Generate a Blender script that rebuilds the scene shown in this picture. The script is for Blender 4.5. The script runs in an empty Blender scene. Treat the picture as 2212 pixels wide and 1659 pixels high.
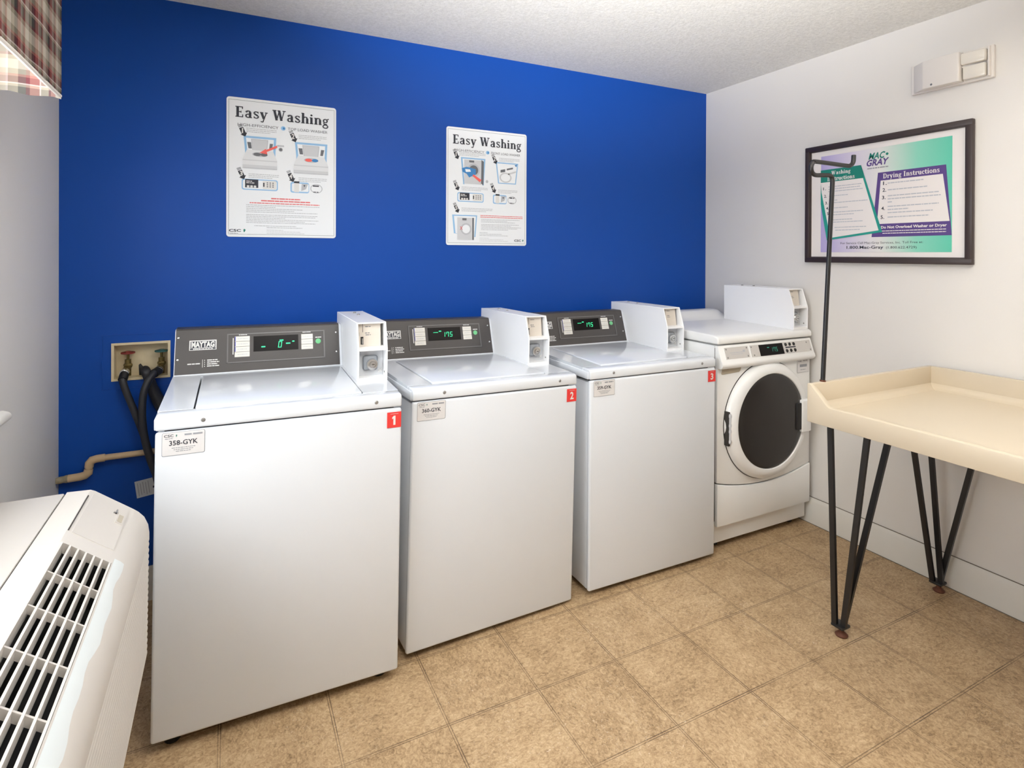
import bpy, bmesh, math, random
from mathutils import Vector, Matrix
random.seed(7)
SC = bpy.context.scene
COL = SC.collection

# ------------------------------------------------------------------ camera, world, lights, exposure
RX, D, LX, H, RY = 2.73, 2.70, -0.583, 2.43, -1.75      # right wall, blue wall, left wall, ceiling, rear wall
FPX, CX, HY, CAMH = 1224.2, 1106.0, 552.65, 1.40
yaw, roll, pitch = .4619, .0038, -.0030
cF = Vector((math.sin(yaw)*math.cos(pitch), math.cos(yaw)*math.cos(pitch), math.sin(pitch)))
cR0 = Vector((math.cos(yaw), -math.sin(yaw), 0)); cU0 = cR0.cross(cF)
cR = cR0*math.cos(roll) + cU0*math.sin(roll); cU = -cR0*math.sin(roll) + cU0*math.cos(roll)
cam = bpy.data.cameras.new('camera'); camo = bpy.data.objects.new('camera', cam); COL.objects.link(camo)
cam.sensor_fit = 'HORIZONTAL'; cam.sensor_width = 36.0; cam.lens = 36.0*FPX/2212.0
cam.shift_x = 0.0; cam.shift_y = (HY-1659/2)/2212.0
cam.clip_start = .02
camo.matrix_world = Matrix(((cR.x, cU.x, -cF.x, 0), (cR.y, cU.y, -cF.y, 0), (cR.z, cU.z, -cF.z, CAMH), (0, 0, 0, 1)))
SC.camera = camo

vs = SC.view_settings
SC.display_settings.display_device = 'sRGB'
vs.view_transform = 'Standard'; vs.look = 'None'; vs.gamma = 1.0; vs.use_curve_mapping = False
vs.exposure = 0.07

world = bpy.data.worlds.new('daylight'); SC.world = world; world.use_nodes = True
wb = world.node_tree.nodes['Background']
wb.inputs[0].default_value = (1.0, .97, .92, 1); wb.inputs[1].default_value = 2.4

def area(name, loc, target, sx, sy, power, color):
    l = bpy.data.lights.new(name, 'AREA'); l.shape = 'RECTANGLE'; l.size = sx; l.size_y = sy
    l.energy = power; l.color = color
    o = bpy.data.objects.new(name, l); COL.objects.link(o); o.location = loc
    o.rotation_euler = (Vector(target)-Vector(loc)).to_track_quat('-Z', 'Y').to_euler()
    return o
area('window_daylight', (LX-.25, 1.10, 1.50), (1.5, 1.15, 1.05), 1.10, 1.05, 25, (.86, .94, 1.0))
area('ceiling_lamp_light', (2.15, .35, 2.33), (2.15, .351, 0), .6, .6, 8, (1.0, .94, .86))
area('bounced_flash', (.15, -.30, 1.55), (.65, .50, H), .35, .35, 64, (.97, .985, 1.0)).data.spread = math.radians(76)   # the photographer's flash, turned up to the ceiling

# ------------------------------------------------------------------ materials
def newmat(name):
    m = bpy.data.materials.new(name); m.use_nodes = True
    nt = m.node_tree; return m, nt, nt.nodes['Principled BSDF']
def mat(name, col, rough=.5, metal=0., spec=.5, bump=0., bscale=200., coat=0., emit=None, estr=0., var=0., vscale=3.):
    m, nt, b = newmat(name)
    b.inputs['Base Color'].default_value = (*col, 1); b.inputs['Roughness'].default_value = rough
    b.inputs['Metallic'].default_value = metal; b.inputs['Specular IOR Level'].default_value = spec
    b.inputs['Coat Weight'].default_value = coat; b.inputs['Coat Roughness'].default_value = .06
    tc = nt.nodes.new('ShaderNodeTexCoord')
    if emit:
        b.inputs['Emission Color'].default_value = (*emit, 1); b.inputs['Emission Strength'].default_value = estr
    n = nt.nodes.new('ShaderNodeTexNoise'); n.inputs['Scale'].default_value = vscale; n.inputs['Detail'].default_value = 4
    nt.links.new(tc.outputs['Object'], n.inputs['Vector'])
    if var > 0:
        mx = nt.nodes.new('ShaderNodeMix'); mx.data_type = 'RGBA'; mx.inputs[0].default_value = .5
        mx.inputs[6].default_value = (*[c*(1-var) for c in col], 1); mx.inputs[7].default_value = (*[min(1, c*(1+var)) for c in col], 1)
        nt.links.new(n.outputs['Fac'], mx.inputs[0]); nt.links.new(mx.outputs[2], b.inputs['Base Color'])
    if bump > 0:
        n2 = nt.nodes.new('ShaderNodeTexNoise'); n2.inputs['Scale'].default_value = bscale; n2.inputs['Detail'].default_value = 3
        nt.links.new(tc.outputs['Object'], n2.inputs['Vector'])
        bp = nt.nodes.new('ShaderNodeBump'); bp.inputs['Strength'].default_value = bump; bp.inputs['Distance'].default_value = .004
        nt.links.new(n2.outputs['Fac'], bp.inputs['Height']); nt.links.new(bp.outputs['Normal'], b.inputs['Normal'])
    return m
def srgb(r, g, b):
    f = lambda c: (c/255/12.92) if c/255 <= .04045 else ((c/255+.055)/1.055)**2.4
    return (f(r), f(g), f(b))

M = {}
M['blue'] = mat('blue_wall_paint', srgb(12, 72, 162), .45, spec=.25, bump=.06, bscale=90, var=.05, vscale=1.5)
M['wallwhite'] = mat('white_wall_paint', srgb(226, 222, 217), .6, bump=.05, bscale=120, var=.015)
M['base'] = mat('baseboard_paint', srgb(224, 220, 212), .45, var=.03, vscale=8)
M['basedark'] = mat('dark_seam', srgb(120, 112, 98), .7)  # thin darker strips along the baseboard's top and foot
M['enamel'] = mat('white_enamel', srgb(226, 230, 236), .16, coat=.3, var=.008)
M['enamel2'] = mat('white_powder_coat', srgb(246, 246, 247), .35, var=.004)
M['dryerwhite'] = mat('dryer_white_enamel', srgb(243, 243, 242), .28, coat=.15, var=.01)
M['plastic'] = mat('white_plastic', srgb(198, 192, 185), .4, var=.015)
M['gap'] = mat('dark_gap', srgb(52, 48, 46), .8)
M['black'] = mat('black_rubber', srgb(28, 27, 27), .55)
M['hose'] = mat('black_hose_rubber', srgb(40, 40, 44), .5, bump=.1, bscale=300)
M['blackmetal'] = mat('black_painted_steel', srgb(30, 29, 30), .38, var=.15, vscale=30)
M['panel'] = mat('charcoal_panel', srgb(68, 64, 63), .42, var=.02)
M['panel_line'] = mat('charcoal_panel_rib', srgb(104, 102, 102), .35)
M['screen'] = mat('dark_display', srgb(20, 17, 18), .3, spec=.12)
M['green_led'] = mat('green_led', (.0, .3, .12), .5, emit=(.06, 1., .42), estr=1.1)
M['dim_led'] = mat('dim_green_led', (.0, .1, .06), .5, emit=(.10, .55, .38), estr=.45)
M['btn'] = mat('button_white', srgb(226, 222, 214), .5)
M['btn_green'] = mat('button_green', srgb(112, 196, 136), .45)
M['btn_blue'] = mat('button_blue_mark', srgb(70, 80, 170), .5)
M['white_ink'] = mat('white_ink', srgb(225, 224, 222), .6)
M['dark_ink'] = mat('dark_ink', srgb(46, 48, 58), .6)
M['grey_ink'] = mat('grey_ink', srgb(150, 152, 158), .6)
M['pale_ink'] = mat('pale_grey_ink', srgb(186, 188, 194), .6)
M['red_ink'] = mat('red_ink', srgb(222, 110, 112), .6)
M['sky_ink'] = mat('light_blue_ink', srgb(146, 190, 228), .6)
M['mid_blue'] = mat('medium_blue_ink', srgb(60, 130, 190), .6)
M['pink_ink'] = mat('coral_ink', srgb(238, 100, 92), .6)
M['grey_mid'] = mat('grey_print', srgb(204, 206, 210), .6)
M['grey_lt'] = mat('light_grey_print', srgb(224, 226, 229), .6)
M['grey_dk'] = mat('dark_grey_print', srgb(104, 106, 112), .6)
M['paper'] = mat('white_poster_board', srgb(238, 241, 245), .45, spec=.2)
M['paper2'] = mat('white_sign_paper', srgb(234, 228, 224), .4)
M['sticker'] = mat('white_sticker', srgb(222, 220, 220), .45)
M['red'] = mat('red_sticker', srgb(226, 62, 58), .45)
M['chrome'] = mat('chrome', (.62, .62, .62), .25, metal=1.)
M['steel'] = mat('dull_steel', (.36, .35, .34), .45, metal=.8)
M['grey_lock'] = mat('grey_lock_plate', srgb(206, 208, 212), .35)
M['grey_bezel'] = mat('grey_lock_bezel', srgb(160, 165, 172), .4)
M['coinface'] = mat('beige_coin_plate', srgb(214, 205, 194), .45)
M['dgrey'] = mat('dryer_grey_plate', srgb(205, 201, 197), .45)
M['glass'] = mat('dark_door_glass', srgb(48, 45, 43), .16, spec=.35, var=.1, vscale=2)
M['cream'] = mat('cream_laminate', srgb(210, 196, 173), .38, var=.03, vscale=3)
M['rust'] = mat('rusty_foot', srgb(104, 62, 44), .6, metal=.3, var=.3, vscale=60)
M['frame'] = mat('dark_brown_frame', srgb(56, 44, 42), .4, var=.1, vscale=20)
M['teal'] = mat('teal_print', srgb(34, 150, 136), .5)
M['teal_dk'] = mat('dark_teal_print', srgb(20, 124, 108), .5)
M['purple'] = mat('purple_print', srgb(88, 66, 130), .5)
M['beige_box'] = mat('beige_plastic', srgb(224, 208, 172), .5, var=.06, vscale=12)
M['brass'] = mat('old_brass', srgb(120, 104, 62), .4, metal=.8, var=.3, vscale=60)
M['red_wheel'] = mat('red_valve_wheel', srgb(128, 46, 40), .5)
M['teal_wheel'] = mat('teal_valve_wheel', srgb(44, 92, 92), .5)
M['pvc'] = mat('cream_pipe', srgb(206, 178, 140), .45, var=.06, vscale=20)
M['corroded'] = mat('corroded_fitting', srgb(150, 140, 116), .8, bump=.6, bscale=120, var=.45, vscale=70)
M['lens'] = mat('clear_plastic_lens', srgb(226, 220, 210), .12)
M['emerg'] = mat('white_lamp_housing', srgb(226, 220, 214), .5)
M['foil'] = mat('pale_tape', srgb(206, 211, 211), .3, var=.03, vscale=20)
M['hem'] = mat('cream_lining', srgb(240, 234, 226), .8)
M['wood'] = mat('valance_board', srgb(180, 160, 130), .7)
M['lampglow'] = mat('lamp_diffuser', (.9, .9, .88), .5, emit=(1., .93, .84), estr=2.5)
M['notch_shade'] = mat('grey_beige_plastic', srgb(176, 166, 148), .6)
M['ceil'] = None; M['floor'] = None

# popcorn ceiling
m, nt, b = newmat('popcorn_ceiling'); M['ceil'] = m
b.inputs['Roughness'].default_value = .9; b.inputs['Specular IOR Level'].default_value = .1
tc = nt.nodes.new('ShaderNodeTexCoord')
n1 = nt.nodes.new('ShaderNodeTexNoise'); n1.inputs['Scale'].default_value = 85; n1.inputs['Detail'].default_value = 5; n1.inputs['Roughness'].default_value = .7
nt.links.new(tc.outputs['Object'], n1.inputs['Vector'])
cr = nt.nodes.new('ShaderNodeValToRGB'); cr.color_ramp.elements[0].position = .3; cr.color_ramp.elements[0].color = (*srgb(216, 214, 208), 1)
cr.color_ramp.elements[1].position = .7; cr.color_ramp.elements[1].color = (*srgb(240, 238, 233), 1)
nt.links.new(n1.outputs['Fac'], cr.inputs['Fac']); nt.links.new(cr.outputs['Color'], b.inputs['Base Color'])
bp = nt.nodes.new('ShaderNodeBump'); bp.inputs['Strength'].default_value = .55; bp.inputs['Distance'].default_value = .006
nt.links.new(n1.outputs['Fac'], bp.inputs['Height']); nt.links.new(bp.outputs['Normal'], b.inputs['Normal'])

# vinyl tile floor
m, nt, b = newmat('tan_vinyl_tile'); M['floor'] = m
N = nt.nodes.new; L = nt.links.new
def math_(op, a, b_=None, c=None):
    n = N('ShaderNodeMath'); n.operation = op
    for i, v in enumerate((a, b_, c)):
        if v is None: continue
        if isinstance(v, (int, float)): n.inputs[i].default_value = v
        else: L(v, n.inputs[i])
    return n.outputs[0]
tc = N('ShaderNodeTexCoord'); sp = N('ShaderNodeSeparateXYZ'); L(tc.outputs['Object'], sp.inputs[0])
T = .3048
tx = math_('DIVIDE', math_('SUBTRACT', sp.outputs[0], .585-10*T), T); ty = math_('DIVIDE', math_('SUBTRACT', sp.outputs[1], 1.281-10*T), T)
fx = math_('FRACT', tx); fy = math_('FRACT', ty); ix = math_('FLOOR', tx); iy = math_('FLOOR', ty)
chk = math_('MODULO', math_('ADD', ix, iy), 2.0)
cmb = N('ShaderNodeCombineXYZ'); L(ix, cmb.inputs[0]); L(iy, cmb.inputs[1])
wn = N('ShaderNodeTexWhiteNoise'); wn.noise_dimensions = '3D'; L(cmb.outputs[0], wn.inputs[0])
# streaky mottling, turned a quarter from tile to tile
def streak(sx, sy):  # fine directional mottle
    mp = N('ShaderNodeMapping'); mp.inputs['Scale'].default_value = (sx, sy, 1); L(tc.outputs['Object'], mp.inputs[0])
    n = N('ShaderNodeTexNoise'); n.inputs['Scale'].default_value = 1; n.inputs['Detail'].default_value = 6; n.inputs['Roughness'].default_value = .68; n.inputs['Distortion'].default_value = 1.2
    L(mp.outputs[0], n.inputs['Vector']); return n.outputs['Fac']
sA = streak(60, 92); sB = streak(92, 60)
fl1 = N('ShaderNodeTexNoise'); fl1.inputs['Scale'].default_value = 120; fl1.inputs['Detail'].default_value = 4; fl1.inputs['Distortion'].default_value = 1.5; L(tc.outputs['Object'], fl1.inputs['Vector'])
mxs = N('ShaderNodeMix'); mxs.data_type = 'FLOAT'; L(chk, mxs.inputs[0]); L(sA, mxs.inputs[2]); L(sB, mxs.inputs[3])
big = N('ShaderNodeTexNoise'); big.inputs['Scale'].default_value = 9; big.inputs['Detail'].default_value = 3; L(tc.outputs['Object'], big.inputs['Vector'])
fac = math_('ADD', mxs.outputs[0], math_('MULTIPLY', math_('SUBTRACT', big.outputs['Fac'], .5), .36))
fac = math_('ADD', fac, math_('MULTIPLY', math_('SUBTRACT', wn.outputs[0], .5), .04))
fac = math_('ADD', fac, math_('MULTIPLY', math_('SUBTRACT', fl1.outputs['Fac'], .5), .42))
cr = N('ShaderNodeValToRGB'); e = cr.color_ramp.elements
e[0].position = .22; e[0].color = (*srgb(122, 97, 71), 1); e[1].position = .80; e[1].color = (*srgb(216, 191, 153), 1)
for p_, c_ in ((.38, (160, 132, 98)), (.50, (182, 153, 117)), (.62, (197, 169, 132))):
    q = e.new(p_); q.color = (*srgb(*c_), 1)
L(fac, cr.inputs['Fac'])
# double joint lines
def line(f, d, w):
    a = math_('ABSOLUTE', math_('SUBTRACT', f, d)); return math_('LESS_THAN', a, w)
lx = math_('MAXIMUM', line(fx, .011, .0042), line(fx, .989, .0036)); ly = math_('MAXIMUM', line(fy, .011, .0042), line(fy, .989, .0036))
ln = math_('MAXIMUM', lx, ly)
lnz = N('ShaderNodeTexNoise'); lnz.inputs['Scale'].default_value = 5; L(tc.outputs['Object'], lnz.inputs['Vector'])
lnf = math_('MULTIPLY', ln, math_('MULTIPLY', math_('SUBTRACT', lnz.outputs['Fac'], .15), 1.9))
lnf = math_('MINIMUM', math_('MAXIMUM', lnf, .45), .90)
lnf = math_('MULTIPLY', lnf, ln)
mxl = N('ShaderNodeMix'); mxl.data_type = 'RGBA'; L(lnf, mxl.inputs[0]); L(cr.outputs['Color'], mxl.inputs[6]); mxl.inputs[7].default_value = (*srgb(84, 63, 46), 1)
# pale scuff flecks in a worn patch
vor = N('ShaderNodeTexNoise'); vor.inputs['Scale'].default_value = 95; vor.inputs['Detail'].default_value = 2; vor.inputs['Distortion'].default_value = 2.5; L(tc.outputs['Object'], vor.inputs['Vector'])
wear = N('ShaderNodeTexNoise'); wear.inputs['Scale'].default_value = 3.2; wear.inputs['Detail'].default_value = 2; L(tc.outputs['Object'], wear.inputs['Vector'])
sc_ = math_('MULTIPLY', math_('GREATER_THAN', vor.outputs['Fac'], .665), math_('GREATER_THAN', wear.outputs['Fac'], .56))
mxw = N('ShaderNodeMix'); mxw.data_type = 'RGBA'; L(math_('MULTIPLY', sc_, .55), mxw.inputs[0]); L(mxl.outputs[2], mxw.inputs[6]); mxw.inputs[7].default_value = (*srgb(226, 212, 190), 1)
L(mxw.outputs[2], b.inputs['Base Color'])
b.inputs['Roughness'].default_value = .42; b.inputs['Specular IOR Level'].default_value = .35
bp = N('ShaderNodeBump'); bp.inputs['Strength'].default_value = .25; bp.inputs['Distance'].default_value = .002
L(math_('SUBTRACT', fac, ln), bp.inputs['Height']); L(bp.outputs['Normal'], b.inputs['Normal'])

# plaid cloth (a = first axis, b = second axis of the cloth in metres)
def plaid(name, ax, bx, k=1.0, mix=0.0):
    m, nt, b = newmat(name); N = nt.nodes.new; L = nt.links.new
    tc = N('ShaderNodeTexCoord'); sp = N('ShaderNodeSeparateXYZ'); L(tc.outputs['Object'], sp.inputs[0])
    def stripes(sock, period, off, cols):
        md = N('ShaderNodeMath'); md.operation = 'MULTIPLY_ADD'; L(sock, md.inputs[0]); md.inputs[1].default_value = 1/period; md.inputs[2].default_value = off
        fr = N('ShaderNodeMath'); fr.operation = 'FRACT'; L(md.outputs[0], fr.inputs[0])
        r = N('ShaderNodeValToRGB'); r.color_ramp.interpolation = 'CONSTANT'; el = r.color_ramp.elements
        el[0].position = 0; el[0].color = (*srgb(*cols[0][1]), 1); el[1].position = cols[1][0]; el[1].color = (*srgb(*cols[1][1]), 1)
        for p, c in cols[2:]:
            q = el.new(p); q.color = (*srgb(*c), 1)
        L(fr.outputs[0], r.inputs['Fac']); return r.outputs['Color']
    tint = lambda c: tuple(int((v*k)*(1-mix)+248*mix) for v in c)
    cream, taupe, char, wine, rose, white, gold = map(tint, ( (226, 214, 196), (168, 158, 138), (74, 74, 70), (104, 34, 44), (178, 110, 100), (240, 226, 220), (176, 128, 84)))
    c1 = stripes(sp.outputs[ax], .118, .30, [(0, taupe), (.17, char), (.30, wine), (.36, rose), (.52, white), (.55, taupe), (.68, wine), (.72, rose), (.80, cream), (.96, white)])
    c2 = stripes(sp.outputs[bx], .108, .30, [(0, char), (.20, taupe), (.26, white), (.29, wine), (.44, rose), (.50, taupe), (.62, cream), (.84, taupe), (.94, wine)])
    mx = N('ShaderNodeMix'); mx.data_type = 'RGBA'; mx.inputs[0].default_value = .5; L(c1, mx.inputs[6]); L(c2, mx.inputs[7])
    L(mx.outputs[2], b.inputs['Base Color']); b.inputs['Roughness'].default_value = .9; b.inputs['Specular IOR Level'].default_value = .1
    return m
M['plaid'] = plaid('plaid_cloth_shaded', 1, 2, k=.80)  # front cloth: palette darkened, the backlit shade is put into the colour
M['plaid_lit'] = plaid('plaid_cloth_lit', 0, 2, mix=.22)  # same cloth on the end return, window light painted in as a paler mix

# art gradient of the framed sign (lilac at the far edge to sea green at the near edge); object coords of the sign
m, nt, b = newmat('lilac_to_green_print'); M['art'] = m
tc = nt.nodes.new('ShaderNodeTexCoord'); sp = nt.nodes.new('ShaderNodeSeparateXYZ'); nt.links.new(tc.outputs['Object'], sp.inputs[0])
mr = nt.nodes.new('ShaderNodeMapRange'); mr.inputs[1].default_value = -.08; mr.inputs[2].default_value = -.67; nt.links.new(sp.outputs[1], mr.inputs[0])
cr = nt.nodes.new('ShaderNodeValToRGB'); e = cr.color_ramp.elements
e[0].position = 0; e[0].color = (*srgb(176, 164, 212), 1); e[1].position = 1; e[1].color = (*srgb(96, 196, 168), 1)
for p_, c_ in ((.30, (214, 206, 222)), (.50, (226, 224, 220)), (.78, (136, 208, 184))):
    q = e.new(p_); q.color = (*srgb(*c_), 1)
nt.links.new(mr.outputs[0], cr.inputs['Fac']); nt.links.new(cr.outputs['Color'], b.inputs['Base Color']); b.inputs['Roughness'].default_value = .45

# ------------------------------------------------------------------ mesh builder
_tc = {}
def text_mesh(body, bold=0.):
    k = (body, bold)
    if k in _tc: return _tc[k]
    c = bpy.data.curves.new('t', 'FONT'); c.body = body; c.size = 1; c.offset = bold; c.resolution_u = 2
    o = bpy.data.objects.new('t', c); COL.objects.link(o)
    dg = bpy.context.evaluated_depsgraph_get(); me = bpy.data.meshes.new_from_object(o.evaluated_get(dg))
    vs_ = [tuple(v.co) for v in me.vertices]; fs_ = [tuple(p.vertices) for p in me.polygons]
    bpy.data.objects.remove(o); bpy.data.curves.remove(c); bpy.data.meshes.remove(me)
    _tc[k] = (vs_, fs_); return _tc[k]

class MB:
    def __init__(s): s.flat = False; s.v = []; s.f = []; s.m = []; s.X = Matrix.Identity(4)
    def add(s, vs_, fs_, m=0):
        o = len(s.v); s.v += [tuple(s.X @ Vector(p)) for p in vs_]
        for i, f in enumerate(fs_): s.f.append(tuple(o+k for k in f)); s.m.append(m)
        return s
    def bm(s, b_, m=0):
        b_.verts.index_update()
        s.add([v.co[:] for v in b_.verts], [[v.index for v in f.verts] for f in b_.faces], m); b_.free(); return s
    def box(s, x0, x1, y0, y1, z0, z1, m=0, bev=0, seg=2):
        b_ = bmesh.new(); bmesh.ops.create_cube(b_, size=1)
        for v in b_.verts: v.co = ((x0+x1)/2+v.co.x*(x1-x0), (y0+y1)/2+v.co.y*(y1-y0), (z0+z1)/2+v.co.z*(z1-z0))
        if bev > 0: bmesh.ops.bevel(b_, geom=b_.edges[:], offset=bev, segments=seg, profile=.5, affect='EDGES')
        return s.bm(b_, m)
    def prism(s, poly, ax, a0, a1, m=0, bev=0, seg=2, bang=25):
        # polygon in the two other axes (in x,y,z order), extruded along axis ax
        b_ = bmesh.new(); mk = {0: lambda p, a: (a, p[0], p[1]), 1: lambda p, a: (p[0], a, p[1]), 2: lambda p, a: (p[0], p[1], a)}[ax]
        A = [b_.verts.new(mk(p, a0)) for p in poly]; B = [b_.verts.new(mk(p, a1)) for p in poly]; n = len(poly)
        b_.faces.new(A); b_.faces.new(B[::-1])
        for i in range(n): b_.faces.new((A[i], B[i], B[(i+1) % n], A[(i+1) % n]))
        bmesh.ops.recalc_face_normals(b_, faces=b_.faces[:])
        if bev > 0:
            ed = [e_ for e_ in b_.edges if len(e_.link_faces) == 2 and e_.calc_face_angle() > math.radians(bang)]
            bmesh.ops.bevel(b_, geom=ed, offset=bev, segments=seg, profile=.5, affect='EDGES')
        return s.bm(b_, m)
    def tube(s, path, r, n=12, m=0, smooth=0, cap=True, ripple=0):
        P = [Vector(p) for p in path]
        R = r if isinstance(r, (list, tuple)) else [r]*len(P)
        if smooth:
            Q = []; RR = []
            for i in range(len(P)-1):
                p0, p1, p2, p3 = P[max(i-1, 0)], P[i], P[i+1], P[min(i+2, len(P)-1)]
                for k in range(smooth):
                    t = k/smooth
                    Q.append(.5*((2*p1)+(-p0+p2)*t+(2*p0-5*p1+4*p2-p3)*t*t+(-p0+3*p1-3*p2+p3)*t**3)); RR.append(R[i]*(1-t)+R[i+1]*t)
            Q.append(P[-1]); RR.append(R[-1]); P, R = Q, RR
        vs_ = []; fs_ = []; up = None
        for i, p in enumerate(P):
            d = (P[min(i+1, len(P)-1)]-P[max(i-1, 0)]).normalized()
            if up is None: up = d.orthogonal().normalized()
            up = (up-d*up.dot(d)).normalized(); sd = d.cross(up)
            # widen at mitred corners
            k = 1.
            if 0 < i < len(P)-1:
                c_ = (P[i]-P[i-1]).normalized().dot((P[i+1]-P[i]).normalized()); k = 1/max(.6, math.sqrt(max(0., (1+c_)/2)))
            for j in range(n):
                a = 2*math.pi*(j+.5)/n; vs_.append(p+(up*math.cos(a)+sd*math.sin(a))*R[i]*(k if n > 4 else 1))
        for i in range(len(P)-1):
            for j in range(n): fs_.append((i*n+j, i*n+(j+1) % n, (i+1)*n+(j+1) % n, (i+1)*n+j))
        if cap: fs_ += [tuple(range(n))[::-1], tuple((len(P)-1)*n+j for j in range(n))]
        return s.add(vs_, fs_, m)
    def cyl(s, p0, p1, r, n=20, m=0): return s.tube([p0, p1], r, n, m)
    def lathe(s, prof, c, axis, n=48, m=0, mats=None):
        a = Vector(axis).normalized(); u = a.orthogonal().normalized(); w = a.cross(u); c = Vector(c)
        vs_ = []; k = len(prof)
        for j in range(n):
            t = 2*math.pi*j/n; d = u*math.cos(t)+w*math.sin(t)
            for r_, h_ in prof: vs_.append(c+d*r_+a*h_)
        for i in range(k-1):
            s_f = [(j*k+i, ((j+1) % n)*k+i, ((j+1) % n)*k+i+1, j*k+i+1) for j in range(n)]
            s.add(vs_ if i == 0 else [], [], 0) if i == 0 else None
            o = len(s.v)-len(vs_)
            for f in s_f: s.f.append(tuple(o+q for q in f)); s.m.append(mats[i] if mats else m)
        return s
    def quad(s, a, b_, c, d, m=0): return s.add([a, b_, c, d], [(0, 1, 2, 3)], m)
    def poly(s, pts, m=0): return s.add(pts, [tuple(range(len(pts)))], m)
    def build(s, name, mats, parent=None, loc=(0, 0, 0), rot=(0, 0, 0), ang=35, **props):
        me = bpy.data.meshes.new(name); me.from_pydata(s.v, [], s.f)
        for m_ in (mats if isinstance(mats, (list, tuple)) else [mats]): me.materials.append(M[m_])
        me.polygons.foreach_set('material_index', s.m); me.update()
        b_ = bmesh.new(); b_.from_mesh(me); (None if s.flat else bmesh.ops.remove_doubles(b_, verts=b_.verts[:], dist=1e-6))
        if not props.pop('flat', False): bmesh.ops.recalc_face_normals(b_, faces=b_.faces[:])
        b_.to_mesh(me); b_.free()
        if s.flat: me.shade_flat()
        else: me.shade_smooth(); me.set_sharp_from_angle(angle=math.radians(ang))
        o = bpy.data.objects.new(name, me); COL.objects.link(o); o.location = loc; o.rotation_euler = rot
        if parent: o.parent = parent
        for k_, v_ in props.items(): o[k_] = v_
        return o
def thing(name, label, cat, loc=(0, 0, 0), rot=(0, 0, 0), group=None):
    o = bpy.data.objects.new(name, None); COL.objects.link(o); o.empty_display_size = .1
    o.location = loc; o.rotation_euler = rot; o['label'] = label; o['category'] = cat
    if group: o['group'] = group
    return o
def struct(mb, name, mats): return mb.build(name, mats, kind='structure')

class Pr:
    """flat print: collects shapes in sheet coordinates (u right, v up, metres) on a plane"""
    def __init__(s, o, ex, ey, lift=.0006): s.o = Vector(o); s.ex = Vector(ex).normalized(); s.ey = Vector(ey).normalized(); s.n = s.ex.cross(s.ey); s.mb = MB(); s.mb.flat = True; s.lift = lift
    def P(s, u, v, k=1): return s.o+s.ex*u+s.ey*v+s.n*(s.lift*k)
    def rect(s, u0, u1, v0, v1, m=0, k=1): s.mb.quad(s.P(u0, v0, k), s.P(u1, v0, k), s.P(u1, v1, k), s.P(u0, v1, k), m)
    def poly(s, pts, m=0, k=1): s.mb.poly([s.P(u, v, k) for u, v in pts], m)
    def rrect(s, u0, u1, v0, v1, r, m=0, k=1, n=4):
        pts = []
        for cx_, cy_, a0 in ((u1-r, v0+r, -90), (u1-r, v1-r, 0), (u0+r, v1-r, 90), (u0+r, v0+r, 180)):
            for i in range(n+1):
                a = math.radians(a0+90*i/n); pts.append((cx_+r*math.cos(a), cy_+r*math.sin(a)))
        s.poly(pts, m, k)
    def border(s, u0, u1, v0, v1, w, m=0, k=1):
        s.rect(u0, u1, v0, v0+w, m, k); s.rect(u0, u1, v1-w, v1, m, k); s.rect(u0, u0+w, v0+w, v1-w, m, k); s.rect(u1-w, u1, v0+w, v1-w, m, k)
    def disc(s, u, v, ru, rv=None, m=0, k=1, n=24):
        rv = rv or ru; s.poly([(u+ru*math.cos(2*math.pi*i/n), v+rv*math.sin(2*math.pi*i/n)) for i in range(n)], m, k)
    def ring(s, u, v, r0, r1, m=0, k=1, n=28, q=1.):
        for i in range(n):
            a, b_ = 2*math.pi*i/n, 2*math.pi*(i+1)/n
            s.poly([(u+r0*math.cos(a), v+r0*q*math.sin(a)), (u+r1*math.cos(a), v+r1*q*math.sin(a)), (u+r1*math.cos(b_), v+r1*q*math.sin(b_)), (u+r0*math.cos(b_), v+r0*q*math.sin(b_))], m, k)
    def text(s, body, u0, u1, v0, v1, m=0, bold=0., k=2, slant=0., d=None):
        vs_, fs_ = text_mesh(body, bold)
        s._fit(vs_, fs_, u0, u1, v0, v1, m, k, slant)
    def _fit(s, vs_, fs_, u0, u1, v0, v1, m, k, slant=0.):
        xs = [v[0] for v in vs_]; ys = [v[1] for v in vs_]; a, b_, c, d = min(xs), max(xs), min(ys), max(ys)
        f = lambda p: (u0+(p[0]-a)/(b_-a)*(u1-u0)+slant*((p[1]-c)/(d-c)-.5)*(v1-v0), v0+(p[1]-c)/(d-c)*(v1-v0))
        if k < 0:                                              # drawn strokes: overlapping pieces sit a hair apart
            for i, fc in enumerate(fs_): s.mb.add([s.P(*f(vs_[j]), -k+.06*(i % 13)) for j in fc], [tuple(range(len(fc)))], m)
        else: s.mb.add([s.P(*f(p), k) for p in vs_], fs_, m)
    def serif(s, body, u0, u1, v0, v1, m=0, k=2): s._fit(*serif_text(body), u0, u1, v0, v1, m, -k)
    def words(s, u0, u1, v, h, m=0, k=1, gap=.35, fill=1.):
        # a line of unreadable fine print: word-long dashes
        u = u0; end = u0+(u1-u0)*fill
        while u < end:
            w = h*random.uniform(1.2, 5.5); w = min(w, end-u); s.rect(u, u+w, v-h/2, v+h/2, m, k); u += w+h*gap*2
    def build(s, name, mats, parent=None, **kw): return s.mb.build(name, mats, parent, flat=True, **kw)

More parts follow.
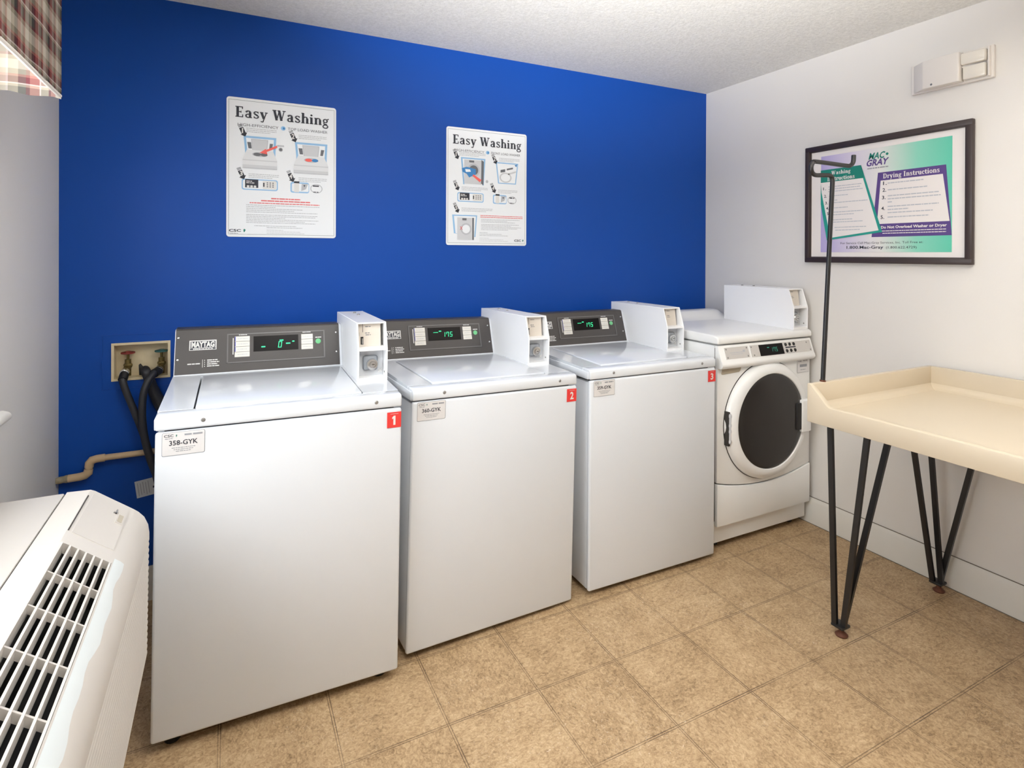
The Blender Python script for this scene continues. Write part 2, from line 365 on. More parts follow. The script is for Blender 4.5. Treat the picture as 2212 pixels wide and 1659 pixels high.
# small bold slab-serif alphabet drawn with strokes
def serif_text(body):
    V = []; Fc = []
    def quad(pts, ox):
        o = len(V); V.extend([(ox+p[0], p[1]) for p in pts]); Fc.append(tuple(range(o, o+len(pts))))
    def stroke(ox, pts, w):
        for (x0, y0, w0), (x1, y1, w1) in zip(pts[:-1], pts[1:]):
            dx, dy = x1-x0, y1-y0; l = math.hypot(dx, dy) or 1; nx, ny = -dy/l, dx/l
            quad([(x0-nx*w0/2, y0-ny*w0/2), (x1-nx*w1/2, y1-ny*w1/2), (x1+nx*w1/2, y1+ny*w1/2), (x0+nx*w0/2, y0+ny*w0/2)], ox)
    def ln(ox, x0, y0, x1, y1, w): stroke(ox, [(x0, y0, w), (x1, y1, w)], w)
    def arc(ox, cx, cy, rx, ry, a0, a1, w=.195, thin=.09, n=14):
        pts = []
        for i in range(n+1):
            a = math.radians(a0+(a1-a0)*i/n); ww = thin+(w-thin)*abs(math.cos(a))
            pts.append((cx+rx*math.cos(a), cy+ry*math.sin(a), ww))
        stroke(ox, pts, w)
    def sf(ox, x0, x1, y): ln(ox, x0, y, x1, y, .085)
    S_ = .205
    def g(ch, x):
        if ch == ' ': return .32
        if ch == 'E':
            ln(x, .2, 0, .2, 1, S_); sf(x, .02, .62, .035); sf(x, .02, .6, .965); sf(x, .2, .48, .5); ln(x, .6, 0, .6, .26, .08); ln(x, .58, .78, .58, 1, .08); ln(x, .47, .4, .47, .6, .06); return .74
        if ch == 'W':
            ln(x, .16, .98, .36, .02, S_); ln(x, .36, .02, .56, .95, .08); ln(x, .56, .95, .76, .02, S_); ln(x, .76, .02, .98, .98, .08); sf(x, .0, .34, .965); sf(x, .42, .66, .965); sf(x, .84, 1.12, .965); return 1.18
        if ch == 'D':
            ln(x, .2, 0, .2, 1, S_); arc(x, .36, .5, .36, .46, -90, 90); sf(x, .02, .38, .035); sf(x, .02, .38, .965); return .86
        if ch == 'I': ln(x, .24, 0, .24, 1, S_); sf(x, .04, .44, .035); sf(x, .04, .44, .965); return .52
        if ch == 'a':
            ln(x, .42, .05, .42, .5, S_); arc(x, .27, .48, .16, .17, 0, 170); arc(x, .26, .18, .18, .16, 0, 360, .15); sf(x, .36, .58, .035); ln(x, .1, .5, .16, .56, .1); return .62
        if ch == 's':
            arc(x, .26, .49, .17, .15, 30, 200, .13); ln(x, .12, .44, .4, .26, .15); arc(x, .26, .18, .18, .15, -160, 30, .13); ln(x, .42, .48, .42, .66, .06); ln(x, .09, .02, .09, .2, .06); return .54
        if ch == 'y':
            ln(x, .12, .62, .32, .03, S_); ln(x, .52, .62, .26, -.2, .09); arc(x, .18, -.2, .09, .08, -180, 0, .12); sf(x, .0, .27, .625); sf(x, .4, .64, .625); return .64
        if ch == 'h':
            ln(x, .17, 0, .17, 1.02, S_); arc(x, .36, .46, .17, .17, 0, 150, .17); ln(x, .53, 0, .53, .48, S_); sf(x, .02, .32, .035); sf(x, .4, .68, .035); sf(x, .02, .2, .985); return .7
        if ch == 'n':
            ln(x, .17, 0, .17, .64, S_); arc(x, .36, .46, .17, .17, 0, 150, .17); ln(x, .53, 0, .53, .48, S_); sf(x, .02, .32, .035); sf(x, .4, .68, .035); sf(x, .02, .2, .62); return .7
        if ch == 'i':
            ln(x, .17, 0, .17, .64, S_); sf(x, .02, .33, .035); sf(x, .02, .2, .62); quad([(.17+.1*math.cos(t*math.pi/4), .86+.1*math.sin(t*math.pi/4)) for t in range(8)], x); return .37
        if ch == 'g':
            arc(x, .27, .44, .17, .17, 0, 360, .14); ln(x, .44, .58, .58, .66, .1); ln(x, .16, .28, .12, .16, .1); ln(x, .12, .12, .42, .08, .13); arc(x, .28, -.12, .22, .16, 0, 360, .12); return .6
        if ch == 'r':
            ln(x, .17, 0, .17, .64, S_); arc(x, .36, .46, .17, .16, 50, 150, .15); sf(x, .02, .34, .035); sf(x, .02, .2, .62); quad([(.46+.09*math.cos(t*math.pi/4), .54+.09*math.sin(t*math.pi/4)) for t in range(8)], x); return .54
        if ch == 't':
            ln(x, .18, .1, .18, .84, S_); sf(x, .02, .4, .62); arc(x, .3, .14, .12, .12, -180, -20, .15); return .44
        if ch == 'u':
            ln(x, .15, .16, .15, .64, S_); arc(x, .31, .18, .16, .15, -180, -20, .15); ln(x, .5, 0, .5, .64, S_); sf(x, .0, .2, .62); sf(x, .36, .55, .62); sf(x, .5, .66, .035); return .68
        if ch == 'c':
            arc(x, .3, .32, .2, .29, 45, 315, .18); quad([(.46+.08*math.cos(t*math.pi/4), .5+.08*math.sin(t*math.pi/4)) for t in range(8)], x); return .54
        if ch == 'o': arc(x, .3, .32, .21, .29, 0, 360, .18, n=24); return .62
        return .4
    x = 0
    for ch in body: x += g(ch, x)+.03
    return V, Fc

# ------------------------------------------------------------------ room shell
struct(MB().box(LX-.2, RX+.2, RY-.1, D+.2, -.1, 0), 'floor', 'floor')
struct(MB().box(LX-.2, RX+.2, RY-.1, D+.2, H, H+.1), 'ceiling', 'ceil')
bx0, bx1, bz0, bz1 = -.412, -.222, .897, 1.037          # hole for the recessed outlet box
w = MB(); w.box(LX-.12, bx0, D, D+.12, 0, H); w.box(bx1, RX+.12, D, D+.12, 0, H); w.box(bx0, bx1, D, D+.12, 0, bz0); w.box(bx0, bx1, D, D+.12, bz1, H)
struct(w, 'wall_back', 'blue')
struct(MB().box(RX, RX+.12, RY, D, 0, H), 'wall_right', 'wallwhite')
wy0, wy1, wz0, wz1 = .45, 1.72, 1.02, 2.10              # window opening in the left wall
w = MB(); w.box(LX-.12, LX, RY, wy0, 0, H); w.box(LX-.12, LX, wy1, D, 0, H); w.box(LX-.12, LX, wy0, wy1, 0, wz0); w.box(LX-.12, LX, wy0, wy1, wz1, H)
struct(w, 'wall_left', 'wallwhite')
struct(MB().box(LX-.12, RX+.12, RY-.12, RY, 0, H), 'wall_front', 'wallwhite')
w = MB()
for a in ((wy0, wy0+.04, wz0, wz1), (wy1-.04, wy1, wz0, wz1), (wy0+.04, wy1-.04, wz0, wz0+.04), (wy0+.04, wy1-.04, wz1-.04, wz1)):
    w.box(LX-.09, LX-.03, a[0], a[1], a[2], a[3], bev=.004)
struct(w, 'window_1', 'base')
w = MB().prism([(LX-.11, 1.004), (LX+.074, 1.002), (LX+.086, .998), (LX+.092, .990), (LX+.091, .981), (LX+.084, .976), (LX-.11, .966)], 1, .32, 1.845, bev=.004)
struct(w, 'trim_1', 'base')
w = MB().prism([(RX-.014, 0), (RX-.014, .108), (RX-.011, .116), (RX-.011, .122), (RX-.007, .128), (RX-.005, .135), (RX, .135), (RX, 0)], 1, RY, D-.016)
w.box(RX-.004, RX, RY, D-.016, .135, .1375, m=1)
w.box(RX-.0155, RX-.012, RY, D-.016, 0, .003, m=1)
struct(w, 'baseboard_right', ['base', 'basedark'])
struct(MB().prism([(D-.014, 0), (D-.014, .11), (D-.005, .135), (D, .135), (D, 0)], 0, LX, RX), 'baseboard_back', 'base')

# ------------------------------------------------------------------ coin box (a part of each machine)
def coin_box(parent, x0, x1, y0, z0, seed=0):
    W_ = x1-x0; zm, zt = z0+.115, z0+.209; yt = y0+.032; yb = y0+.458; t = .006
    prof = [(y0, z0), (y0, zm), (yt, zt), (yb, zt), (yb, z0)]
    b = MB()
    b.prism(prof, 0, x0, x0+t, bev=.0015, seg=1); b.prism(prof, 0, x1-t, x1, bev=.0015, seg=1)
    b.box(x0+t-.001, x1-t+.001, yt, yb, zt-.006, zt-.0005)                     # top
    b.box(x0+t-.001, x1-t+.001, yb-.006, yb-.0005, z0, zt-.004)                # rear
    b.box(x0+t-.001, x1-t+.001, y0+.002, yb, z0, z0+.013)                      # floor
    b.prism([(y0+.003, zm-.006), (y0+.003, zm+.002), (y0+.05, zm+.006), (y0+.05, zm-.006)], 0, x0+t-.001, x1-t+.001)   # shelf between the two bays
    b.box(x0+t-.001, x1-t+.001, y0+.085, y0+.095, z0, zt-.004)                 # inner wall
    for yy in (y0+.30, y0+.38): b.cyl(((x0+x1)/2+.005, yy, zt-.002), ((x0+x1)/2+.005, yy, zt+.004), .006, 10, 1)
    cb = b.build('coin_box', ['enamel2', 'steel'], parent)
    xa, xb = x0+t, x1-t
    p = MB().prism([(y0+.036, zm+.005), (y0+.048, zt-.006), (y0+.06, zt-.006), (y0+.06, zm+.005)], 0, xa+.001, xb-.012)
    cs = p.build('coin_plate', 'coinface', cb, label='beige plate with the coin slot')
    yq = lambda z: y0+.036+.012*(z-zm-.005)/(.083)
    ey = Vector((0, .012, .083)).normalized()
    r = Pr((xa, y0+.036, zm+.005), (1, 0, 0), ey, .0006); hh = .084
    r.rect(.018, .0195, .052, .082, 0); r.rrect(.011, .021, .008, .036, .001, 0, 2); r.rrect(.0155, .020, .010, .030, .0005, 1, 3)
    r.words(.028, .048, .072, .0028, 2); r.words(.027, .044, .049, .0026, 2); r.words(.029, .048, .042, .0026, 2); r.rect(.006, .0068, .040, .052, 2)
    r.build('coin_slot', ['black', 'steel', 'grey_dk'], cs)
    p = MB(); p.box(xa+.001, xb-.001, y0+.045, y0+.055, z0+.013, zm-.006); lp = p.build('lock_plate', 'grey_lock', cb, label='pale grey lower plate')
    cx_, cz_ = xa+.047, z0+.060
    p = MB(); p.box(cx_-.026, cx_+.026, y0+.034, y0+.046, cz_-.027, cz_+.027, 0, bev=.009, seg=3); p.lathe([(.0205, 0), (.0205, .010), (.018, .0135), (.0125, .014), (.0118, .0118), (.0105, .0118), (.0098, .0145), (0, .015)], (cx_+.005, y0+.036, cz_-.004), (0, -1, 0), 28, 1)
    p.box(cx_+.003, cx_+.012, y0+.0205, y0+.0225, cz_-.0055, cz_-.0030, 2)
    p.build('lock', ['grey_bezel', 'chrome', 'gap'], cb, label='metal key lock')
    p = MB()
    for k in (0, 1):
        s_ = -1 if k else 1; p.X = Matrix.Translation((xb-.012, y0+.043, z0+.030)) @ Matrix.Rotation(s_*math.radians(45), 4, 'Y'); p.box(-.008, .008, -.001, .001, -.0015, .0015)
    p.build('cross_mark', 'white_ink', cb)
    MB().cyl((xb-.0005, y0+.02, z0+.028), (xb-.002, y0+.02, z0+.028), .0035, 10).build('screw', 'steel', cb)
    return cb

# ------------------------------------------------------------------ washers
W, DP = .693, .70
def sevenseg(r, digits, u, v, h, m=0, k=2):
    w_ = h*.52; t = h*.13; segs = {'a': (0, 1, .9, 1), 'g': (0, 1, .45, .55), 'd': (0, 1, 0, .1), 'f': (0, .2, .52, .97), 'e': (0, .2, .03, .48), 'b': (.8, 1, .52, .97), 'c': (.8, 1, .03, .48)}
    tab = {'0': 'abcdef', '1': 'bc', '7': 'abcf', '5': 'afgcd', '6': 'afgecd'}
    for ch in digits:
        sl = .12*h
        for s_ in tab[ch]:
            a0, a1, b0, b1 = segs[s_]
            pts = [(a0*w_, b0*h), (a1*w_, b0*h), (a1*w_, b1*h), (a0*w_, b1*h)]
            r.poly([(u+p[0]+sl*p[1]/h, v+p[1]) for p in pts], m, k)
        u += w_+h*.28

def id_sticker(parent, u0, u1, v0, v1, code, y=-.0005):
    r = Pr((0, y, 0), (1, 0, 0), (0, 0, 1), .0005); w_, h_ = u1-u0, v1-v0
    r.rrect(u0-.0012, u1+.0012, v0-.0012, v1+.0012, .004, 2, .6); r.rrect(u0, u1, v0, v1, .0035, 0, 1)
    r.text('CSC', u0+w_*.04, u0+w_*.26, v1-h_*.19, v1-h_*.07, 1, .012, 2); r.disc(u0+w_*.33, v1-h_*.12, w_*.014, None, 3, 2); r.poly([(u0+w_*.315, v1-h_*.14), (u0+w_*.345, v1-h_*.14), (u0+w_*.325, v1-h_*.21)], 3, 2)
    r.words(u0+w_*.06, u0+w_*.24, v1-h_*.25, h_*.03, 2, 2); r.words(u0+w_*.52, u0+w_*.95, v1-h_*.13, h_*.07, 2, 2)
    r.text(code, u0+w_*.16, u0+w_*.84, v0+h_*.43, v0+h_*.65, 1, .015, 2)
    for k in range(3): r.words(u0+w_*(.22+.05*k), u0+w_*(.78-.05*k), v0+h_*(.32-.08*k), h_*.028, 2, 2)
    return r.build('identification_sticker', ['sticker', 'dark_ink', 'grey_ink', 'teal_dk'], parent, label='white sticker reading '+code)

def make_washer(pose, num, code, disp, label):
    x, y, a, dz, t = pose
    root = thing('washing_machine', label, 'washer', (x, y, dz), (0, t, a), 'top load washers along the blue wall')
    # cabinet
    b = MB(); b.box(.003, W-.003, .022, DP, .032, .884, 0, bev=.004)
    b.box(.02, W-.02, .03, DP-.02, .884, .90, 1)
    b.build('cabinet', ['enamel', 'gap'], root)
    MB().box(0, W, 0, .020, .030, .8915, 0, bev=.008, seg=3).build('front_panel', 'enamel', root)
    for fx_, fy_ in ((.05, .06), (W-.05, .06), (.05, DP-.06), (W-.05, DP-.06)):
        zf = t*fx_-dz                                                         # screw-out feet level each machine on the floor
        MB().cyl((fx_, fy_, .034), (fx_, fy_, zf+.010), .008, 12).cyl((fx_, fy_, zf+.012), (fx_, fy_, zf), .021, 16).build('foot', 'black', root)
    # top deck with an opening that the lid closes
    lx0, lx1, ly0, ly1 = .094, .574, .060, .470
    zf_, zb_ = .9375, .9495; zz = lambda yy: zf_+(zb_-zf_)*min(1, max(0, (yy-.03)/.48))
    d = MB(); front = [(0, .8955), (0, .926), (.003, .932), (.009, .9362), (.018, .9378)]
    d.prism(front+[(ly0-.004, zz(ly0)), (ly0-.004, .8955)], 0, 0, W, bev=.006, seg=3, bang=40)
    d.prism([(ly0-.004, .8955), (ly0-.004, zz(ly0)), (ly1+.004, zz(ly1)), (ly1+.004, .8955)], 0, 0, lx0-.005)
    d.prism([(ly0-.004, .8955), (ly0-.004, zz(ly0)), (ly1+.004, zz(ly1)), (ly1+.004, .8955)], 0, lx1+.003, W)
    d.prism([(ly1+.004, .8955), (ly1+.004, zz(ly1)), (.511, zb_), (DP, zb_), (DP, .8955)], 0, 0, W)
    d.prism([(ly0-.006, .8955), (ly0-.006, .915), (ly1+.006, .925), (ly1+.006, .8955)], 0, lx0-.006, lx1+.004, 1)
    # rolled side edge
    d.prism([(.012, .8955), (.012, .927), (DP-.01, .935), (DP-.01, .8955)], 0, -.004, .003, 0, bev=.003)
    d.build('deck', ['enamel', 'gap'], root)
    for sx in (.117, .609):
        MB().lathe([(0, .003), (.0045, .0022), (.0062, 0)], (sx, 0, .9165), (0, -1, 0), 14).build('deck_screw', 'steel', root, label='small steel screw')
    l = MB(); l.prism([(ly0, zz(ly0)-.012), (ly0, zz(ly0)+.0035), (ly1, zz(ly1)+.0035), (ly1, zz(ly1)-.012)], 0, lx0, lx1, bev=.0035, seg=3)
    l.build('lid', 'enamel', root)
    # control console
    cl = .1635; o = Vector((0, .511, .949)); ev = Vector((0, .052, .155)).normalized(); nrm = Vector((0, -.155, .052)).normalized()
    xr = .5772
    s_ = MB()
    s_.prism([(.505, .947), (.511, .9525), (.5628, 1.1035), (.571, 1.1085), (.630, 1.1085), (.640, 1.10), (.640, .947)], 0, .0005, xr+.01, 0, bev=.0025)
    q = lambda u, v, h_: o+Vector((u, 0, 0))+ev*v+nrm*h_
    def slab(mb, u0, u1, v0, v1, h0, h1, m=0):
        P8 = [q(u, v, h_) for h_ in (h0, h1) for (u, v) in ((u0, v0), (u1, v0), (u1, v1), (u0, v1))]
        mb.add(P8, [(3, 2, 1, 0), (4, 5, 6, 7), (0, 1, 5, 4), (1, 2, 6, 5), (2, 3, 7, 6), (3, 0, 4, 7)], m)
    slab(s_, .0035, xr, .003, cl+.001, -.001, .0022, 1)
    # dark strip that folds over the console's top
    s_.prism([(.5615, 1.1045), (.568, 1.1105), (.632, 1.1105), (.632, 1.1088), (.569, 1.1088), (.5635, 1.1035)], 0, .0035, xr, 1)
    con = s_.build('control_console', ['enamel', 'panel'], root)
    bz = MB(); h1 = .0048
    bu0, bu1, bv0, bv1 = .170, .521, .034, .1445
    for (u0, u1, v0, v1) in ((bu0, bu1, bv0, bv0+.004), (bu0, bu1, bv1-.004, bv1), (bu0, bu0+.0045, bv0, bv1), (bu1-.0045, bu1, bv0, bv1)): slab(bz, u0, u1, v0, v1, .002, h1, 0)
    slab(bz, bu0, bu1, bv0, bv1, .0018, .0028, 1)
    bz.build('bezel', ['panel_line', 'panel'], con, label='raised rim around the controls')
    r = Pr(o, (1, 0, 0), ev, .0030); r.rect(.2605, .4215, .0725, .1315, 0, 1)
    r.lift = .0006; base = .0030/.0006
    if disp == '0':
        sevenseg(r, '0', .347, .0835, .024, 1, base+1)
        for (u, v, w_) in ((.288, .0895, .014), (.353, .1115, .014), (.376, .0985, .016), (.399, .1055, .008)): r.rrect(u, u+w_, v-.0022, v+.0022, .001, 1, base+1)
    else:
        sevenseg(r, disp, .331, .088, .022, 1, base+1)
        r.rrect(.314, .326, .1125, .1165, .001, 1, base+1); r.rrect(.287, .310, .1085, .1105, .0005, 1, base+1)
    r.build('display', ['screen', 'green_led'], con, label='dark display with green digits '+disp)
    for k in range(4):
        b = MB(); v0 = .0555+k*.0198; slab(b, .1965, .2475, v0, v0+.0184, .002, .0048, 0); bt = b.build('cycle_button', 'btn', con)
        r = Pr(o+nrm*.0048, (1, 0, 0), ev, .0003); r.words(.206, .240, v0+.0092, .0022, 0)
        if k > 0: r.rect(.1967, .1995, v0+.0006, v0+.0178, 1)
        r.build('button_mark', ['pale_ink', 'btn_blue'], bt)
    for k in range(3):
        b = MB(); v0 = .0715+k*.0204; slab(b, .4325, .4755, v0, v0+.019, .002, .0048, 0); bt = b.build('option_button', 'btn', con)
        r = Pr(o+nrm*.0048, (1, 0, 0), ev, .0003); r.words(.439, .471, v0+.0095, .002, 0); r.build('button_mark', ['pale_ink'], bt)
    MB().lathe([(0, .0055), (.008, .0052), (.0103, .0040), (.0106, .001)], q(.496, .101, 0), nrm, 24).build('start_button', 'btn_green', con, label='round green start button')
    r = Pr(o+nrm*.0024, (1, 0, 0), ev, .0005)
    r.rect(.047, .1355, .089, .1255, 0, 1); r.rect(.051, .1315, .0975, .1215, 1, 2); r.text('MAYTAG', .0535, .129, .0985, .1205, 0, .05, 3); r.words(.062, .120, .0935, .0026, 1, 2); r.rect(.0495, .060, .091, .0965, 1, 2); r.rect(.1225, .133, .091, .0965, 1, 2)
    r.build('badge', ['white_ink', 'dark_ink'], con, label='white and dark badge reading MAYTAG')
    r = Pr(o+nrm*.0024, (1, 0, 0), ev, .0005)
    r.words(.043, .083, .0395, .004, 0, gap=.2); r.rect(.0905, .0918, .025, .054, 0)
    for k in range(4): r.rect(.097, .0992, .0275+k*.0072, .0307+k*.0072, 0); r.words(.106, .146-.006*(k % 2), .0292+k*.0072, .0036, 0, gap=.2)
    r.build('indicator_legend', ['white_ink'], con)
    for u0, u1, v0, v1, nm in ((.210, .238, .1395, .0036, 'cycle_heading'), (.437, .468, .1395, .0036, 'option_heading'), (.485, .508, .1165, .0036, 'start_heading')):
        r = Pr(o+nrm*.0024, (1, 0, 0), ev, .0005); r.words(u0, u1, v0, v1, 0, 3.5, gap=.15); r.build(nm, ['white_ink'], con)
    r = Pr(o+nrm*.0024, (1, 0, 0), ev, .0005); r.rect(.1895, .1925, .066, .128, 0, 3.5); r.build('side_bar_mark', ['white_ink'], con)
    for u, v in ((.012, .137), (.012, .057), (.565, .133), (.565, .055)):
        MB().lathe([(0, .0052), (.003, .0046), (.0046, .002)], q(u, v, 0), nrm, 12).build('console_screw', 'chrome', con)
    coin_box(root, .5876, W+.002, .2084, .940)
    id_sticker(root, .018, .121, .826, .889, code)
    r = Pr((0, -.0006, 0), (1, 0, 0), (0, 0, 1), .0005)
    r.rect(.644, .6905, .829, .880, 0, 1); r.rect(.655, .681, .8735, .8745, 1, 2)
    if num == '1': r.poly([(.6645, .838), (.6715, .838), (.6715, .868), (.6655, .868), (.6605, .8625), (.6605, .857), (.6645, .8595)], 1, 2)
    else: r.text(num, .6595, .6765, .838, .868, 1, .03, 2)
    r.build('number_sticker', ['red', 'white_ink'], root, label='red sticker with white number '+num)
    return root
make_washer((-.195, 1.835, -.006, .010, .012), '1', '358-GYK', '0', 'white top-load washer with red number 1 sticker, beside the air conditioner')
make_washer((.540, 1.886, .055, -.002, .024), '2', '360-GYK', '175', 'white top-load washer with red number 2 sticker, middle of the three')
make_washer((1.311, 1.922, -.005, -.008, .004), '3', '359-GYK', '175', 'white top-load washer with red number 3 sticker, next to the dryer')

# ------------------------------------------------------------------ dryer
root = thing('front_load_dryer', 'white front-loading machine with round dark glass door, in the corner', 'dryer', (2.045, 1.945, 0))
WD = .655
zs = lambda x_: .328-.044*(1-((x_-WD/2)/(WD/2))**2)
n = 24; arc_ = [(WD*i/n, zs(WD*i/n)) for i in range(n+1)]
b = MB(); b.box(.004, WD-.004, .022, .615, .035, .972, 0, bev=.004); b.box(.006, WD-.006, .012, .024, .14, .96, 1); b.build('cabinet', ['dryerwhite', 'gap'], root)
MB().prism([(0, .868)]+arc_+[(WD, .868)], 1, 0, .016, bev=.004, bang=50).build('front_panel', 'dryerwhite', root)
MB().prism([(0, .122)]+[(u, v-.0045) for u, v in arc_]+[(WD, .122)], 1, -.004, .016, bev=.004, bang=50).build('lower_panel', 'dryerwhite', root)
MB().box(.006, WD-.03, .030, .05, .030, .128, bev=.003).build('kick_plate', 'dryerwhite', root)
for fx_, fy_ in ((.06, .08), (WD-.06, .08), (.06, .56), (WD-.06, .56)): MB().cyl((fx_, fy_, 0), (fx_, fy_, .012), .02, 16).cyl((fx_, fy_, .01), (fx_, fy_, .04), .008, 12).build('foot', 'black', root)
fas = [(.016, .974), (.0, .972), (-.003, .968), (-.024, .905), (-.031, .892), (-.033, .882), (-.030, .874), (-.020, .866), (.016, .866)]
f_ = MB().prism(fas, 0, 0, WD, bev=.003, bang=50); fac_ = f_.build('control_fascia', 'dryerwhite', root)
o = Vector((0, -.003, .968)); ev = Vector((0, .021, .063)).normalized(); o2 = Vector((0, -.024, .905)); nf = Vector((0, -.063, .021)).normalized()
def fslab(u0, u1, v0, v1, h0, h1, m=0, mb=None, sk=0):
    mb = mb or MB(); P8 = [o2+Vector((u, 0, 0))+ev*v+nf*h_ for h_ in (h0, h1) for (u, v) in ((u0+sk, v0), (u1+sk, v0), (u1, v1), (u0, v1))]
    return mb.add(P8, [(3, 2, 1, 0), (4, 5, 6, 7), (0, 1, 5, 4), (1, 2, 6, 5), (2, 3, 7, 6), (3, 0, 4, 7)], m)
lp = fslab(.035, .190, .006, .060, 0, .0015).build('coin_meter_plate', 'dgrey', fac_, label='blank grey plate with corner screws')
rp = fslab(.205, .640, .004, .060, 0, .0015).build('control_plate', 'dgrey', fac_, label='grey plate with display and buttons')
r = Pr(o2+nf*.0016, (1, 0, 0), ev, .0004); r.words(.065, .165, .034, .003, 0, gap=.3); r.words(.07, .15, .026, .002, 0); r.rect(.150, .165, .036, .043, 0); r.build('plate_print', ['pale_ink'], lp)
for pl, pts in ((lp, ((.045, .052), (.180, .052), (.045, .013), (.180, .013))), (rp, ((.212, .052), (.222, .012), (.612, .050), (.630, .012)))):
    for u, v in pts: MB().lathe([(0, .002), (.003, .0016), (.0042, 0)], o2+Vector((u, 0, 0))+ev*v+nf*.0015, nf, 12).build('plate_screw', 'steel', pl)
r = Pr(o2+nf*.0016, (1, 0, 0), ev, .0006); r.rect(.262, .432, .004, .058, 0, 1); sevenseg(r, '175', .342, .020, .021, 1, 2); r.rrect(.318, .332, .040, .044, .001, 1, 2); r.build('display', ['screen', 'dim_led'], rp, label='dark display with faint green digits 175')
for k in range(3):
    for vv in (.048, .017):
        MB().lathe([(0, .003), (.007, .0028), (.009, 0)], o2+Vector((.455+.030*k, 0, 0))+ev*vv+nf*.0015, nf, 16).build('round_button', 'black', rp)
r = Pr(o2+nf*.0016, (1, 0, 0), ev, .0006); r.rrect(.448, .524, .0305, .0365, .002, 0); r.words(.452, .520, .0065, .002, 1); r.build('button_bar', ['dark_ink', 'pale_ink'], rp)
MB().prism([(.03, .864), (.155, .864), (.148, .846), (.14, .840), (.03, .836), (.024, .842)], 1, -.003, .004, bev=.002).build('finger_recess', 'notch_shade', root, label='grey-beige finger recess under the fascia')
lid = MB(); lid.prism([(-.008, .979), (-.008, 1.003), (-.003, 1.011), (.008, 1.017), (.03, 1.021), (.50, 1.030), (.615, 1.032), (.615, .979)], 0, -.004, WD+.004, bev=.008, seg=3, bang=45)
lid.build('top', 'dryerwhite', root)
lp_ = [(.44, 1.026), (.47, 1.033), (.505, 1.050), (.535, 1.070), (.550, 1.076), (.600, 1.077), (.611, 1.070), (.613, 1.02)]
b = MB(); rings = [[(xx, yy, 1.026+(zz_-1.026)*k_) for yy, zz_ in lp_] for xx, k_ in ((-.002, 1.), (.555, 1.), (.575, .93), (.597, .62), (.612, .25), (.625, .02))]
nl = len(lp_); b.add([p_ for rg in rings for p_ in rg], [(i*nl+j, i*nl+(j+1) % nl, (i+1)*nl+(j+1) % nl, (i+1)*nl+j) for i in range(len(rings)-1) for j in range(nl)]+[tuple(range(nl))])
b.build('rear_ledge', 'dryerwhite', root)
coin_box(root, .535, .645, .004, 1.017)
dc = (WD/2, 0, .590)
MB().lathe([(.286, .002), (.290, -.001)][:1]+[(.286, .003), (.284, .014), (.276, .026), (.262, .036), (.245, .041), (.234, .040), (.229, .034)], dc, (0, -1, 0), 96).build('door_ring', 'dryerwhite', root, label='broad white ring around the glass')
MB().lathe([(.289, .0), (.289, .0022), (.284, .0025)], dc, (0, -1, 0), 96).build('door_seal', 'gap', root)
pr_ = [(.231, .036)]+[(.231*math.cos(t_*math.pi/2/8), .036+.014*math.sin(t_*math.pi/2/8)) for t_ in range(1, 8)]+[(.03, .0499), (.0, .050)]
MB().lathe(pr_, dc, (0, -1, 0), 96).build('door_glass', 'glass', root, label='dark smoked glass disc')
b = MB(); b.box(.523, .590, -.058, -.020, .512, .672, 0, bev=.006, seg=3); hd = b.build('door_handle', 'dryerwhite', root, label='white pull at the edge of the glass')
b = MB(); b.box(.490, .5235, -.0535, -.030, .526, .660, 0, bev=.004); b.build('handle_recess', 'black', hd)
b = MB(); b.box(.0435, .056, -.0265, -.001, .503, .663, 0, bev=.002); hg = b.build('hinge', 'gap', root, label='dark hinge with steel pin')
b = MB(); b.cyl((.0535, -.0275, .515), (.0535, -.0275, .655), .0052, 12, 0)
for z_ in (.525, .572, .60, .645): b.cyl((.0535, -.0275, z_-.006), (.0535, -.0275, z_+.006), .0072, 12, 0)
b.build('hinge_pin', 'grey_lock', hg)
r = Pr((0, -.0006, 0), (1, 0, 0), (0, 0, 1), .0005); r.rrect(.556, .645, .796, .866, .003, 0, 1); r.border(.557, .644, .797, .865, .001, 1, 2); r.words(.565, .590, .855, .005, 1, 2); r.words(.60, .635, .857, .004, 1, 2); r.words(.575, .63, .832, .014, 2, 2, gap=.15); r.words(.58, .62, .812, .003, 1, 2)
r.build('identification_sticker', ['sticker', 'grey_ink', 'grey_ink'], root)

# ------------------------------------------------------------------ folding table
ty1, ty0 = 1.392, -.16; tx0, tx1 = 1.918, RX-.018
root = thing('folding_table', 'long cream laminate folding table with raised back, by the white wall', 'table', (0, 0, 0))
b = MB()
b.prism([(ty0, .784), (ty1, .784), (ty1, .926), (ty1-.012, .926), (ty1-.078, .858), (ty1-.088, .853), (ty0, .853)], 0, tx0, tx0+.024, bev=.003, seg=2, bang=30)      # apron with rising cheek
b.box(tx0+.02, tx1-.015, ty0, ty1-.015, .805, .833)                                      # deck
b.box(tx0+.012, tx1, ty1-.020, ty1, .784, .926, bev=.003)                                # raised far end
b.box(tx1-.020, tx1, ty0, ty1-.01, .784, .926, bev=.003)                                 # raised back along the wall
b.prism([(tx0+.022, .832), (tx0+.022, .8525), (tx0+.030, .8505), (tx0+.040, .845), (tx0+.050, .839), (tx0+.062, .8335), (tx0+.064, .832)], 1, ty0, ty1-.02)   # eased front lip
b.prism([(ty1-.019, .832), (ty1-.019, .860), (ty1-.0215, .850), (ty1-.0275, .841), (ty1-.0365, .8355), (ty1-.048, .8333), (ty1-.05, .832)], 0, tx0+.02, tx1-.018)
b.prism([(tx1-.019, .832), (tx1-.019, .860), (tx1-.0215, .850), (tx1-.0275, .841), (tx1-.0365, .8355), (tx1-.048, .8333), (tx1-.05, .832)], 1, ty0, ty1-.02)
